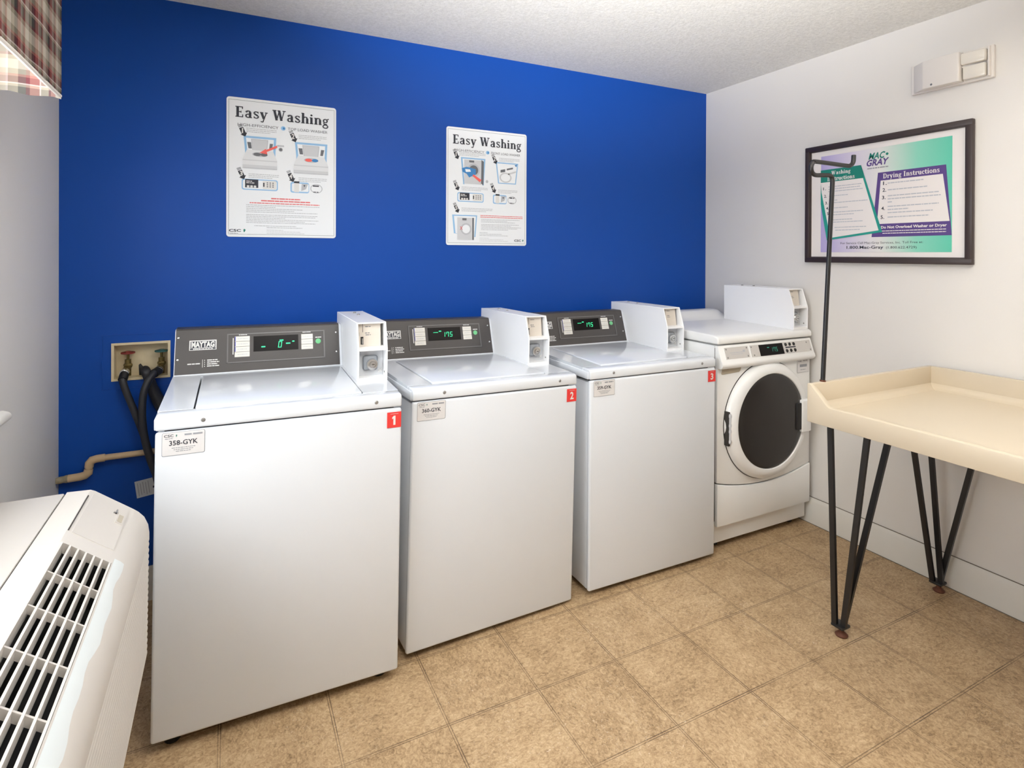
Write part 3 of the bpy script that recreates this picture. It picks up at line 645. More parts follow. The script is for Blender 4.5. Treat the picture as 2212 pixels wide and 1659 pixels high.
b.build('table_top', 'cream', root)
def flat_bar(mb, p0, p1, wid, th, m=0):
    p0, p1 = Vector(p0), Vector(p1); d = (p1-p0).normalized(); side = d.cross(Vector((1, 0, 0))).normalized(); oth = side.cross(d)
    V_ = [p+side*s1*wid/2+oth*s2*th/2 for p in (p0, p1) for s1, s2 in ((-1, -1), (1, -1), (1, 1), (-1, 1))]
    mb.add(V_, [(3, 2, 1, 0), (4, 5, 6, 7), (0, 1, 5, 4), (1, 2, 6, 5), (2, 3, 7, 6), (3, 0, 4, 7)], m)
def hairpin(fx_, fy_, tops):
    b = MB()
    offs = ((-.012, .018), (.0, -.008), (.016, .002))
    for (tx_, ty_), (ox, oy) in zip(tops, offs):
        flat_bar(b, (fx_+ox, fy_+oy, .040), (tx_, ty_, .806), .019, .012)
    b.box(fx_-.022, fx_+.026, fy_-.018, fy_+.028, .030, .040, bev=.003)
    xs = [t_[0] for t_ in tops]; ys = [t_[1] for t_ in tops]
    b.box(min(xs)-.02, max(xs)+.02, min(ys)-.02, max(ys)+.02, .799, .8055)
    lg = b.build('leg', 'blackmetal', root, label='black steel hairpin leg of three bars')
    MB().lathe([(0, 0), (.020, 0), (.022, .005), (.014, .012), (.009, .016), (.009, .032), (0, .032)], (fx_, fy_, 0), (0, 0, 1), 18).build('foot', 'rust', lg, label='rusty round foot')
hairpin(2.020, 1.322, ((1.980, 1.343), (2.020, 1.226), (2.100, 1.192)))
hairpin(2.653, 1.318, ((2.480, 1.352), (2.620, 1.350), (2.655, 1.152)))
hairpin(2.020, -.09, ((1.975, -.12), (2.00, 0.0), (2.115, 0.0)))
hairpin(2.655, -.09, ((2.560, -.12), (2.650, -.08), (2.640, .09)))
# garment hook rod
p = [(1.994, 1.383, .926), (2.044, 1.383, 1.670), (2.043, 1.383, 1.690), (2.030, 1.383, 1.7015), (1.985, 1.383, 1.700), (1.945, 1.383, 1.698), (1.925, 1.383, 1.708), (1.922, 1.383, 1.728), (1.933, 1.383, 1.744), (1.955, 1.383, 1.748), (2.12, 1.383, 1.746), (2.150, 1.383, 1.748), (2.168, 1.383, 1.762), (2.172, 1.383, 1.790)]
root = thing('garment_hook_rod', 'thin black steel rod with hooked top, standing on the table corner', 'hook rod', (0, 0, 0))
b = MB(); b.tube(p[:2], .0082, 12); b.tube(p[1:], .0082, 12, smooth=5); b.build('rod', 'blackmetal', root)
MB().cyl((1.9935, 1.383, .9262), (1.9942, 1.383, .932), .0105, 16).build('socket', 'rust', root)

# ------------------------------------------------------------------ outlet box, valves, hoses, pipe, paper on the blue wall
root = thing('washer_outlet_box', 'recessed beige washing machine water outlet box in the blue wall', 'outlet box', (0, 0, 0))
b = MB(); by = D+.050
b.box(bx0, bx1, by, by+.006, bz0, bz1); b.box(bx0, bx0+.004, D-.004, by, bz0, bz1); b.box(bx1-.004, bx1, D-.004, by, bz0, bz1); b.box(bx0+.004, bx1-.004, D-.004, by, bz0, bz0+.004); b.box(bx0+.004, bx1-.004, D-.004, by, bz1-.004, bz1)
for a in ((bx0-.005, bx0-.0002, bz0-.005, bz1+.005), (bx1+.0002, bx1+.005, bz0-.005, bz1+.005), (bx0-.0002, bx1+.0002, bz1+.0002, bz1+.005), (bx0-.0002, bx1+.0002, bz0-.005, bz0-.0002)): b.box(a[0], a[1], D-.0045, D-.0005, a[2], a[3], 0)
b.build('box', 'beige_box', root)
def valve(x, wheelmat, lbl):
    b = MB(); yv = D+.020
    b.cyl((x, yv, bz0+.01), (x, yv, bz0+.075), .011, 14); b.lathe([(0, -.006), (.014, -.006), (.016, 0), (.014, .006), (0, .006)], (x, yv, bz0+.052), (0, 0, 1), 8)
    b.cyl((x, yv, bz0+.07), (x, yv, bz0+.098), .005, 10); b.cyl((x, yv+.01, bz0+.045), (x, by, bz0+.045), .012, 12)
    b.tube([(x, yv, bz0+.045), (x-.004, yv-.02, bz0+.038), (x-.006, yv-.035, bz0+.030)], .012, 14)
    v = b.build('valve', 'brass', root, label='brass valve with '+lbl)
    w_ = MB(); w_.lathe([(.0, -.003), (.007, -.003), (.009, .001), (.019, .002), (.022, -.002), (.0245, -.001), (.0245, .004), (.021, .005), (.010, .005), (.008, .008), (0, .0085)], (x, yv, bz0+.100), (0, 0, 1), 20); w_.build('hand_wheel', wheelmat, v)
    MB().lathe([(.012, -.010), (.016, -.008), (.016, .008), (.012, .010)], (x-.006, yv-.037, bz0+.029), (.1, .9, .2), 16).build('hose_coupling', 'chrome', v)
valve(-.365, 'red_wheel', 'red hand wheel'); valve(-.250, 'teal_wheel', 'teal hand wheel')
# painted-over cover plate edge round the box
b = MB(); e_ = .0025
for a in ((-.450, -.447, .858, 1.075), (-.165, -.162, .858, 1.075), (-.447, -.165, 1.072, 1.075), (-.447, -.165, .858, .861)): b.box(a[0], a[1], D-.0018, D-.0002, a[2], a[3])
b.build('wall_plate_edge', 'blue', root)
def hose(name, pts, r_, label, cat, grp=None, mname='hose'):
    root = thing(name, label, cat, pts[0], group=grp); o_ = Vector(pts[0])
    MB().tube([Vector(p_)-o_ for p_ in pts], r_, 14, smooth=8).build('hose_body', mname, root)
    d_ = (Vector(pts[1])-o_).normalized(); MB().cyl(-d_*.004, d_*.030, (r_ if not isinstance(r_, list) else r_[0])+.0035, 14).build('ferrule', 'black', root)
    return root
hose('water_hose', [(-.371, D-.019, .922), (-.374, D-.038, .905), (-.366, D-.046, .87), (-.337, D-.052, .785), (-.302, D-.060, .68), (-.271, D-.064, .56), (-.238, D-.064, .42), (-.20, D-.064, .30)], .0125, 'black water hose hanging from the red-wheeled valve', 'hose', 'water hoses')
hose('water_hose', [(-.257, D-.019, .925), (-.271, D-.050, .918), (-.291, D-.071, .885), (-.303, D-.080, .83), (-.303, D-.086, .74), (-.290, D-.092, .65), (-.263, D-.094, .55), (-.22, D-.094, .44), (-.18, D-.094, .34)], .0135, 'black water hose curving down from the teal-wheeled valve', 'hose', 'water hoses')
root = thing('drain_hose', 'thick black drain hose hooked into the outlet box between the two valves', 'hose', (-.305, D, .92))
b = MB(); pts = [(.0, .02, -.01), (.0, .0, .008), (.006, -.024, .006), (.014, -.030, -.015), (.034, -.022, -.08), (.060, -.02, -.14), (.10, -.022, -.21), (.15, -.024, -.30)]
b.tube(pts, [.016, .017, .017, .018, .021, .024, .024, .024], 16, smooth=8); b.build('hose_body', 'hose', root)
b = MB(); b.prism([(-.020, -.012), (-.022, .030), (-.016, .034), (-.004, .016), (.012, .012), (.014, -.012)], 1, .0, .012, bev=.002); b.build('hose_clip', 'black', root)
root = thing('waste_pipe', 'cream plastic pipe with two elbows along the blue wall', 'pipe', (0, 0, 0))
yp = D-.035
MB().tube([(-.455, yp, .606), (-.16, yp, .606)], .0115, 18).build('pipe_run', 'pvc', root)
MB().tube([(-.432, yp, .606), (-.458, yp, .6055), (-.472, yp, .602), (-.480, yp, .592), (-.482, yp, .576)], [.0145, .0145, .0148, .0148, .0145], 18).build('elbow', 'pvc', root)
MB().tube([(-.482, yp, .584), (-.483, yp, .566)], .0115, 16).build('pipe_run', 'pvc', root)
MB().tube([(-.483, yp, .570), (-.485, yp, .556), (-.494, yp, .548), (-.508, yp, .545), (-.520, yp, .5445)], [.0145, .0148, .0148, .0148, .0145], 18).build('elbow', 'pvc', root)
MB().tube([(-.518, yp, .5445), (-.546, yp, .5435)], .0145, 18).build('coupling', 'pvc', root)
MB().tube([(-.543, yp, .5435), (-.552, yp, .5432), (-.560, yp, .543), (-.570, yp-.002, .5425), (LX, yp-.004, .542)], [.0130, .0150, .0125, .0135, .0110], 14).build('corroded_fitting', 'corroded', root, label='corroded grey-green end')
root = thing('paper_tag', 'small pale grey card of fine print low on the blue wall', 'card', (-.335, D-.0015, .445), (0, -.13, 0))
b = MB(); b.box(0, .13, -.0006, .0006, -.030, .038); b.build('card', 'grey_mid', root)
r = Pr((0, -.0008, 0), (1, 0, 0), (0, 0, 1), .0003)
for k in range(5): r.rect(.008+.009*k, .010+.009*k, -.024+.004*(k % 3), .030-.003*(k % 2), 0)
r.rect(.058, .075, -.004, .004, 1); r.build('print', ['grey_ink', 'dark_ink'], root)

# ------------------------------------------------------------------ posters
def poster(x0, z0, w_, h_, label, kind):
    root = thing('instruction_poster', label, 'poster', (x0, D-.004, z0), group='washing posters on the blue wall')
    b = MB(); pts = []
    r_ = .012
    for cx_, cy_, a0 in ((w_-r_, r_, -90), (w_-r_, h_-r_, 0), (r_, h_-r_, 90), (r_, r_, 180)):
        for i in range(6): a = math.radians(a0+18*i); pts.append((cx_+r_*math.cos(a), cy_+r_*math.sin(a)))
    b.prism(pts, 1, 0, .0035); b.build('sheet', 'paper', root)
    mk = lambda: Pr((0, 0, h_), (w_, 0, 0), (0, 0, 1), .0004)
    class Q:                                                   # fractions of the sheet, v measured from the top
        pass
    def R(p, u0, u1, v0, v1, m=0, k=1): p.rect(u0*w_, u1*w_, -v1*h_, -v0*h_, m, k)
    def RR(p, u0, u1, v0, v1, rr, m=0, k=1): p.rrect(u0*w_, u1*w_, -v1*h_, -v0*h_, rr*w_, m, k)
    def PO(p, pts, m=0, k=1): p.poly([(u*w_, -v*h_) for u, v in pts], m, k)
    def WD_(p, u0, u1, v, hh, m=0, k=1, gap=.3): p.words(u0*w_, u1*w_, -v*h_, hh*h_, m, k, gap)
    p = mk(); p.border(.018*w_, .982*w_, -.982*h_, -.018*h_, .0012, 0); R(p, .0, .0, .0, .0); p.build('border_line', ['grey_dk'], root)
    p = mk(); p.serif('Easy Washing', .075*w_, .930*w_, -.165*h_, -.062*h_, 0, 2); p.build('title', ['dark_ink'], root, label='heading reading Easy Washing')
    p = mk()
    p.text('HIGH-EFFICIENCY', .095*w_, .455*w_, -.203*h_, -.183*h_, 0, 0, 2); p.text('TOP LOAD WASHER' if kind == 0 else 'FRONT LOAD WASHER', .540*w_, .915*w_, -.203*h_, -.183*h_, 0, 0, 2)
    p.disc(.498*w_, -.193*h_, .022*w_, .016*h_, 1, 1); p.disc(.503*w_, -.193*h_, .010*w_, .008*h_, 2, 2); p.build('subtitle', ['grey_dk', 'sky_ink', 'mid_blue'], root)
    def arrow(u, v, num):
        p = mk(); c_, s_ = math.cos(.42), math.sin(.42)
        def T_(a, b_): return ((u*w_+a*c_-b_*s_)/w_, (v*h_-(a*s_+b_*c_)*-1*-1)/h_)
        def tr(a, b_): a2, b2 = a*.45*.135, b_*.45*.135; return (u+(a2*c_+b2*s_)/w_, v+(b2*c_-a2*s_)/h_)
        for k in range(3): PO(p, [tr(-.14, -.28+.06*k), tr(.14, -.28+.06*k), tr(.14, -.25+.06*k), tr(-.14, -.25+.06*k)], 0)
        PO(p, [tr(-.14, -.08), tr(.14, -.08), tr(.14, .38), tr(-.14, .38)], 0); PO(p, [tr(-.24, .36), tr(.24, .36), tr(.0, .60)], 0)
        cx_, cy_ = tr(0, .15); p.text(num, cx_*w_-(.0025 if num == '1' else .006), cx_*w_+(.0025 if num == '1' else .006), -cy_*h_-.011, -cy_*h_+.011, 1, .03, 3)
        p.build('step_arrow', ['dark_ink', 'white_ink'], root, label='dark arrow marked '+num)
    if kind == 0:
        for u, v, nn in ((.128, .222, '1'), (.580, .232, '2'), (.118, .530, '3'), (.560, .530, '4')): arrow(u, v, nn)
        p = mk()
        for (u0, v0) in ((.17, .212), (.64, .228), (.19, .540), (.64, .548)):
            for k in range(3): WD_(p, u0, u0+.27-.06*(k == 2), v0+.012*k+.004, .0045, 0, 1)
        p.build('step_text', ['pale_ink'], root)
        for i, (u, v) in enumerate(((.29, .40), (.76, .415))):
            p = mk(); du = .145 if i == 0 else .155
            PO(p, [(u-du-.0, v-.130), (u+du, v-.130), (u+du-.01, v+.03), (u-du+.02, v+.03)], 0); PO(p, [(u-du+.022, v-.115), (u+du-.022, v-.115), (u+du-.03, v+.03), (u-du+.04, v+.03)], 1, 2)
            PO(p, [(u-du*.55, v-.11), (u+du*.5, v-.11), (u+du*.42, v-.015), (u-du*.45, v-.015)], 3, 3); PO(p, [(u-du*.50, v-.105), (u+du*.45, v-.105), (u+du*.38, v-.02), (u-du*.42, v-.02)], 2, 4)
            PO(p, [(u-du*.78, v-.085), (u-du*.55, v-.085), (u-du*.5, v-.04), (u-du*.7, v-.04)], 4, 3); PO(p, [(u+du*.6, v-.085), (u+du*.8, v-.085), (u+du*.72, v-.04), (u+du*.55, v-.04)], 4, 3)
            PO(p, [(u-du*.8, v-.03), (u+du*.8, v-.03), (u+du*1.05, v+.04), (u-du*1.05, v+.04)], 7, 5); R(p, u-du*1.05, u+du*1.05, v+.04, v+.048, 2, 5); R(p, u-du*1.05, u+du*1.05, v+.048, v+.078, 7, 5); R(p, u-du*1.05, u+du*1.05, v+.078, v+.098, 2, 5); R(p, u-du*1.05, u+du*1.05, v+.098, v+.104, 3, 5)
            p.disc(u*w_, -(v-.0)*h_, .070*w_, .017*h_, 3, 6); p.disc((u-.025)*w_, -(v)*h_, .034*w_, .012*h_, 4 if i == 0 else 6, 7); p.disc((u+.035)*w_, -(v)*h_, .030*w_, .012*h_, 4 if i == 0 else 5, 8)
            if i == 0:
                PO(p, [(u+.15, v-.075), (u+.155, v-.06), (u+.04, v-.015), (u+.035, v-.03)], 6, 9); PO(p, [(u+.05, v-.045), (u+.065, v-.005), (u-.005, v-.012)], 6, 10)
                p.disc(.475*w_, -.352*h_, .020*w_, .016*h_, 3, 2); p.disc(.475*w_, -.352*h_, .014*w_, .011*h_, 4, 3); WD_(p, .445, .505, .325, .012, 3, 2)
            p.build('illustration', ['sky_ink', 'paper', 'grey_mid', 'pale_ink', 'grey_dk', 'mid_blue', 'pink_ink', 'grey_lt'], root, label='drawing of an open washer')
        rows = (.615,)
    else:
        for u, v, nn in ((.105, .215, '1'), (.575, .230, '2'), (.110, .480, '3'), (.560, .485, '4'), (.110, .670, '5')): arrow(u, v, nn)
        p = mk()
        for (u0, v0, ww) in ((.15, .205, .32), (.64, .228, .27), (.18, .500, .32), (.63, .508, .25), (.18, .680, .38)):
            for k in range(3): WD_(p, u0, u0+ww-.08*(k == 2), v0+.012*k+.004, .0045, 0, 1)
        p.build('step_text', ['pale_ink'], root)
        p = mk(); PO(p, [(.17, .25), (.47, .25), (.45, .48), (.20, .48)], 0); PO(p, [(.19, .262), (.45, .262), (.43, .48), (.215, .48)], 1, 2); R(p, .21, .42, .268, .475, 2, 3); R(p, .27, .33, .272, .29, 4, 4)
        p.ring(.325*w_, -.355*h_, .055*w_, .075*w_, 3, 4); p.disc(.325*w_, -.355*h_, .055*w_, None, 4, 4); PO(p, [(.42, .262), (.45, .275), (.445, .48), (.415, .465)], 4, 4)
        PO(p, [(.18, .345), (.24, .33), (.35, .345), (.35, .39), (.27, .42), (.24, .39), (.19, .375)], 5, 5); PO(p, [(.22, .35), (.28, .35), (.29, .37), (.23, .375)], 1, 6); PO(p, [(.40, .455), (.31, .405), (.32, .39), (.42, .435)], 6, 6); p.disc(.49*w_, -.445*h_, .016*w_, .013*h_, 3, 2)
        p.build('illustration', ['sky_ink', 'paper', 'grey_mid', 'pale_ink', 'grey_dk', 'mid_blue', 'pink_ink'], root, label='drawing of a front loader being filled')
        p = mk(); PO(p, [(.60, .268), (.89, .268), (.86, .455), (.63, .455)], 0); PO(p, [(.615, .278), (.875, .278), (.848, .447), (.642, .447)], 1, 2)
        PO(p, [(.66, .335), (.72, .325), (.72, .350), (.66, .358)], 4, 3); PO(p, [(.74, .32), (.82, .305), (.82, .32), (.74, .335)], 4, 3); PO(p, [(.76, .36), (.86, .335), (.86, .35), (.76, .375)], 2, 3); p.ring(.725*w_, -.40*h_, .06*w_, .078*w_, 2, 3, q=.75); PO(p, [(.84, .285), (.875, .275), (.865, .30)], 5, 4)
        p.build('illustration', ['sky_ink', 'paper', 'grey_mid', 'pale_ink', 'grey_dk', 'mid_blue'], root, label='drawing of a machine top')
        p = mk(); PO(p, [(.07, .742), (.37, .742), (.35, .93), (.09, .90)], 0); PO(p, [(.09, .752), (.355, .752), (.335, .93), (.11, .90)], 1, 2); R(p, .13, .33, .765, .955, 2, 3); R(p, .31, .33, .765, .955, 4, 4); R(p, .19, .24, .770, .788, 4, 4)
        p.ring(.235*w_, -.862*h_, .048*w_, .066*w_, 3, 4); p.disc(.235*w_, -.862*h_, .048*w_, None, 1, 4); PO(p, [(.16, .84), (.168, .84), (.195, .87), (.187, .87)], 6, 5); PO(p, [(.187, .84), (.195, .84), (.168, .87), (.16, .87)], 6, 5)
        p.build('illustration', ['sky_ink', 'paper', 'grey_mid', 'pale_ink', 'grey_dk', 'mid_blue', 'red_ink'], root, label='drawing of a closed front loader')
        rows = (.575,)
    v = .615 if kind == 0 else .585
    p = mk(); RR(p, .13, .45, v-.035, v+.045, .02, 0); RR(p, .14, .44, v-.027, v+.037, .015, 3, 2); R(p, .16, .275, v-.032, v+.028, 1, 3); WD_(p, .17, .22, v-.018, .006, 2, 4); WD_(p, .17, .24, v-.006, .006, 2, 4)
    for k in range(3): RR(p, .175+.03*k, .197+.03*k, v+.012, v+.027, .004, 2, 4)
    RR(p, .315, .435, v-.028, v+.034, .008, 2, 3); R(p, .318, .33, v-.012, v+.018, 1, 4)
    for k in range(3):
        for j in range(3): R(p, .35+.025*k, .362+.025*k, v-.016+.014*j, v-.008+.014*j, 4, 4)
    p.build('illustration', ['sky_ink', 'dark_ink', 'white_ink', 'paper', 'grey_dk'], root, label='drawing of a control panel')
    p = mk(); RR(p, .565, .74, v-.03, v+.05, .02, 0); RR(p, .578, .735, v-.02, v+.04, .012, 3, 2); R(p, .60, .645, v-.03, v+.045, 2, 3); R(p, .598, .648, v-.036, v-.022, 1, 4); PO(p, [(.67, v-.02), (.73, v-.02), (.71, v+.02), (.665, v+.035)], 4, 3); PO(p, [(.685, v-.01), (.705, v-.01), (.695, v+.004)], 1, 4)
    p.ring(.81*w_, -(v+.012)*h_, .050*w_, .058*w_, 4, 2, q=.8); WD_(p, .775, .84, v-.008, .010, 1, 3); WD_(p, .78, .83, v+.038, .006, 1, 3)
    p.build('illustration', ['sky_ink', 'dark_ink', 'white_ink', 'paper', 'pale_ink'], root, label='drawing of card slots')
    p = mk()
    if kind == 0:
        WD_(p, .39, .66, .716, .009, 0, gap=.15); WD_(p, .30, .75, .734, .009, 0, gap=.15); WD_(p, .20, .84, .752, .007, 0, gap=.2)
        for k in range(5): WD_(p, .17, (.84, .43, .68, .60, .82)[k], .768+.0125*k, .0045, 1)
        for k in range(6): WD_(p, .17, (.82, .80, .52, .83, .70, .80)[k], .838+.0115*k, .0045, 1)
        for k in range(2): WD_(p, (.24, .35)[k], (.62, .68)[k], .918+.012*k, .0045, 1)
        for k in range(3): WD_(p, .35, (.50, .66, .70)[k], .948+.0115*k, .0042, 2)
        p.build('fine_print', ['red_ink', 'pale_ink', 'grey_mid'], root)
        p = mk(); p.rect(.01*w_, .18*w_, -.99*h_, -.925*h_, 3, 1); p.text('CSC', .022*w_, .125*w_, -.965*h_, -.945*h_, 0, .03, 2); p.disc(.155*w_, -.950*h_, .009*w_, None, 1, 2); PO(p, [(.145, .955), (.165, .955), (.152, .968)], 1, 2); WD_(p, .03, .10, .975, .004, 2, 2)
    else:
        WD_(p, .41, .95, .742, .006, 0, gap=.2); WD_(p, .41, .95, .756, .006, 0, gap=.2)
        for k in range(3): WD_(p, .42, (.91, .75, .85)[k], .775+.0115*k, .0045, 1)
        for k in range(5): WD_(p, .42, (.90, .80, .93, .88, .76)[k], .818+.0115*k, .0045, 1)
        for k in range(3): WD_(p, .40, (.50, .68, .76)[k], .890+.0125*k, .0045, 1)
        for k in range(3): WD_(p, .40, (.52, .70, .76)[k], .938+.0125*k, .0045, 2)
        p.build('fine_print', ['red_ink', 'pale_ink', 'grey_mid'], root)
        p = mk(); p.rect(.80*w_, .99*w_, -.985*h_, -.935*h_, 3, 1); p.text('CSC', .84*w_, .93*w_, -.965*h_, -.945*h_, 0, .03, 2); p.disc(.955*w_, -.951*h_, .008*w_, None, 1, 2); PO(p, [(.947, .955), (.963, .955), (.953, .967)], 1, 2)
    p.build('logo', ['dark_ink', 'teal_dk', 'grey_ink', 'paper'], root)
poster(-.014, 1.470, .450, .597, 'white Easy Washing poster for a top load washer', 0)
poster(.972, 1.445, .455, .597, 'white Easy Washing poster for a front load washer', 1)

# ------------------------------------------------------------------ framed sign on the white wall (local: y runs along the wall, x out of it)
root = thing('framed_sign', 'dark framed washing and drying instructions sign in lilac and green', 'sign', (RX, 1.984, 1.363))
fw, fh = .752, .599
b = MB(); fr = .026
prof = lambda: None
def fbar(b, y0, y1, z0, z1): b.box(-.024, -.001, y0, y1, z0, z1, bev=.004)
fbar(b, -fw, 0, 0, fr); fbar(b, -fw, 0, fh-fr, fh); fbar(b, -fr, 0, fr-.004, fh-fr+.004); fbar(b, -fw, -fw+fr, fr-.004, fh-fr+.004)
for (y0, y1, z0, z1) in ((-fw+.018, -.018, .018, .030), (-fw+.018, -.018, fh-.030, fh-.018), (-.030, -.018, .02, fh-.02), (-fw+.018, -fw+.030, .02, fh-.02)): b.box(-.017, -.004, y0, y1, z0, z1, bev=.002)
b.build('frame', 'frame', root)
MB().box(-.010, -.006, -fw+.02, -.02, .02, fh-.02).build('mount', 'paper2', root, label='white backing sheet')
mk = lambda: Pr((-.0105, 0, fh), (0, -1, 0), (0, 0, 1), .0004)
U = lambda u: u*fw
p = mk(); p.rect(U(.110), U(.896), -.912*fh, -.094*fh, 0); p.build('background_print', ['art'], root, label='lilac to green background')
PO = lambda p, pts, m=0, k=1: p.poly([(u*fw, -v*fh) for u, v in pts], m, k)
WL = lambda p, u0, u1, v, hh, m=0, k=1: p.words(u0*fw, u1*fw, -v*fh, hh*fh*.72, m, k, .22)
p = mk(); PO(p, [(.490, .291), (.866, .291), (.896, .793), (.453, .793)], 0, 2); PO(p, [(.507, .355), (.850, .355), (.885, .692), (.486, .692)], 1, 3)
p.serif('Drying Instructions', U(.522), U(.834), -.352*fh, -.303*fh, 1, 4)
for k, (u, v) in enumerate(((.522, .378), (.519, .430), (.516, .488), (.512, .572), (.508, .640))): p.text(str(k+1)+'.', U(u), U(u+.022), -(v+.014)*fh, -(v-.014)*fh, 2, .02, 4)
for u0, u1, v in ((.55, .75, .380), (.55, .77, .432), (.55, .83, .478), (.55, .84, .502), (.55, .575, .526), (.55, .83, .560), (.55, .67, .584), (.55, .80, .608), (.55, .78, .642)): WL(p, u0, u1, v, .011, 3, 4)
p.text('Do Not Overload Washer or Dryer', U(.511), U(.872), -.736*fh, -.708*fh, 1, .03, 4); WL(p, .516, .868, .748, .008, 1, 4); WL(p, .520, .868, .766, .008, 1, 4)
p.build('drying_panel', ['purple', 'paper2', 'dark_ink', 'pale_ink'], root, label='purple Drying Instructions panel')
p = mk(); PO(p, [(.110, .212), (.385, .212), (.519, .756), (.155, .811), (.110, .50)], 0, 5); PO(p, [(.110, .318), (.398, .318), (.497, .741), (.180, .791), (.116, .40)], 1, 6); PO(p, [(.110, .212), (.385, .212), (.400, .270), (.403, .318), (.110, .318)], 2, 6)
p.serif('Washing', U(.186), U(.318), -.270*fh, -.228*fh, 1, 7); p.serif('Instructions', U(.158), U(.345), -.310*fh, -.275*fh, 1, 7)
for k, (u, v) in enumerate(((.128, .372), (.135, .436), (.143, .494), (.150, .540), (.156, .585))): p.text(str(k+1)+'.', U(u), U(u+.020), -(v+.012)*fh, -(v-.012)*fh, 3, .015, 7)
for u0, u1, v in ((.165, .39, .36), (.165, .38, .38), (.165, .40, .40), (.17, .30, .438), (.18, .23, .476), (.18, .43, .496), (.185, .30, .540), (.19, .40, .576), (.195, .34, .598), (.20, .33, .640), (.20, .40, .660), (.21, .42, .705), (.215, .38, .728)): WL(p, u0, u1, v, .009, 4, 7)
p.build('washing_panel', ['teal', 'paper2', 'teal_dk', 'dark_ink', 'pale_ink'], root, label='teal Washing Instructions panel')
p = mk(); p.text('MAC', U(.436), U(.530), -.180*fh, -.128*fh, 0, .028, 3, slant=.25); p.disc(U(.545), -.152*fh, .006, None, 0, 3); p.text('GRAY', U(.420), U(.552), -.232*fh, -.180*fh, 1, .028, 4, slant=.25); WL(p, .424, .552, .250, .012, 2, 3)
p.build('logo', ['teal_dk', 'purple', 'grey_ink'], root, label='green and purple MAC GRAY logo')
p = mk(); p.text('For Service Call Mac-Gray Services, Inc. Toll Free at:', U(.251), U(.749), -.851*fh, -.829*fh, 0, 0, 2); p.text('1.800.Mac-Gray', U(.292), U(.525), -.892*fh, -.860*fh, 0, .02, 2); p.text('(1.800.622.4729)', U(.541), U(.715), -.890*fh, -.866*fh, 0, 0, 2)
p.build('phone_print', ['dark_ink'], root)

# ------------------------------------------------------------------ emergency light
root = thing('emergency_light', 'white emergency light unit mounted high on the white wall', 'emergency light', (RX, 1.47, 2.112))
b = MB(); b.box(-.016, 0, -.305, 0, 0, .130, bev=.003)
b.prism([(-.014, -.008), (-.052, -.062), (-.055, -.070), (-.055, -.196), (-.052, -.202), (-.014, -.202)], 2, .006, .126, bev=.003)
b.prism([(-.012, -.200), (-.030, -.200), (-.030, -.215), (-.012, -.295)], 2, .062, .070); b.box(-.030, -.012, -.296, -.290, .006, .126, bev=.001)
b.build('housing', 'emerg', root)
b = MB(); b.box(-.038, -.014, -.285, -.206, .010, .064, 0, bev=.006); b.prism([(-.046, -.202), (-.016, -.202), (-.016, -.288), (-.040, -.284)], 2, .070, .118, bev=.006); b.build('lamp_head', 'lens', root, label='clear plastic lamp lens')
MB().lathe([(0, .003), (.004, .002), (.005, 0)], (-.054, -.10, .018), (-1, 0, 0), 12).build('test_button', 'grey_dk', root)

# ------------------------------------------------------------------ air conditioner under the window
root = thing('wall_air_conditioner', 'white through-wall air conditioner with slatted top grille beneath the window', 'air conditioner', (0, 0, 0))
ya, yb_ = .53, 1.62
xs_ = -.335
b = MB(); b.box(LX, xs_-.002, ya+.012, yb_-.002, .43, .8485, bev=.004); b.build('sleeve', 'plastic', root)
MB().box(xs_-.0025, xs_+.0012, ya+.012, yb_-.006, .45, .8455).build('seam', 'gap', root)
topP = [(xs_+.001, .8485), (-.290, .8465), (-.281, .842)]
slopeP = [(-.2055, .7845), (-.196, .7765), (-.184, .762), (-.176, .742), (-.1735, .722)]
ribs = []
zr = .700
ribs.append((-.1735, .705)); ribs.append((-.1765, .700))
k = 0
while zr > .425:
    ribs += [(-.1752-.004*(.70-zr)/.3, zr), (-.1738-.004*(.70-zr)/.3, zr-.004), (-.1738-.004*(.70-zr)/.3, zr-.008), (-.1752-.004*(.70-zr)/.3, zr-.011)]; zr -.014 if False else None
    zr -= .0145
botP = [(-.186, .412), (-.200, .405), (xs_+.001, .405)]
full = topP+slopeP+ribs+botP
gx0, gx1 = -.287, -.2085; gy0, gy1 = .66, 1.352
c = MB()
c.prism(full, 1, gy1, yb_, 0); c.prism(full, 1, ya, gy0, 0)
sl = lambda x_: .842+(x_+.281)*(.7845-.842)/(-.2055+.281)
c.prism([(xs_+.001, .8485), (gx0, .8462), (gx0, .60), (xs_+.001, .60)], 1, gy0, gy1)
c.prism([(gx1, sl(gx1))]+slopeP+ribs+botP+[(xs_+.001, .60), (gx1, .60)], 1, gy0, gy1)
c.box(gx0, gx1, gy0, gy1, .60, .66, 1)
cov = c.build('front_cover', ['plastic', 'gap'], root, ang=22)
b = MB(); b.box(gx0+.0006, gx1-.0006, gy0+.001, gy1-.0006, .70, .705)
b.box(gx0+.0004, gx0+.0012, gy0+.001, gy1-.0006, .70, sl(gx0)-.022); b.box(gx1-.0012, gx1-.0004, gy0+.001, gy1-.0006, .70, sl(gx1)-.016)
b.prism([(gx0, .70), (gx1, .70), (gx1, sl(gx1)-.016), (gx0, sl(gx0)-.022)], 1, gy1-.0014, gy1-.0006)
b.build('blower_recess', 'black', cov)
g = MB(); nb = 6
ribys = [gy1-.106*k_ for k_ in range(1, 7)]
for k_ in range(nb+1):
    xx = gx0+.001+(gx1-gx0-.003)*k_/nb; zt_ = sl(xx)+.001-.004*math.sin(math.pi*k_/nb)*0
    g.prism([(xx-.0017, zt_), (xx+.0017, zt_-.001), (xx-.0005, zt_-.020), (xx-.0025, zt_-.020)], 1, gy0, gy1)
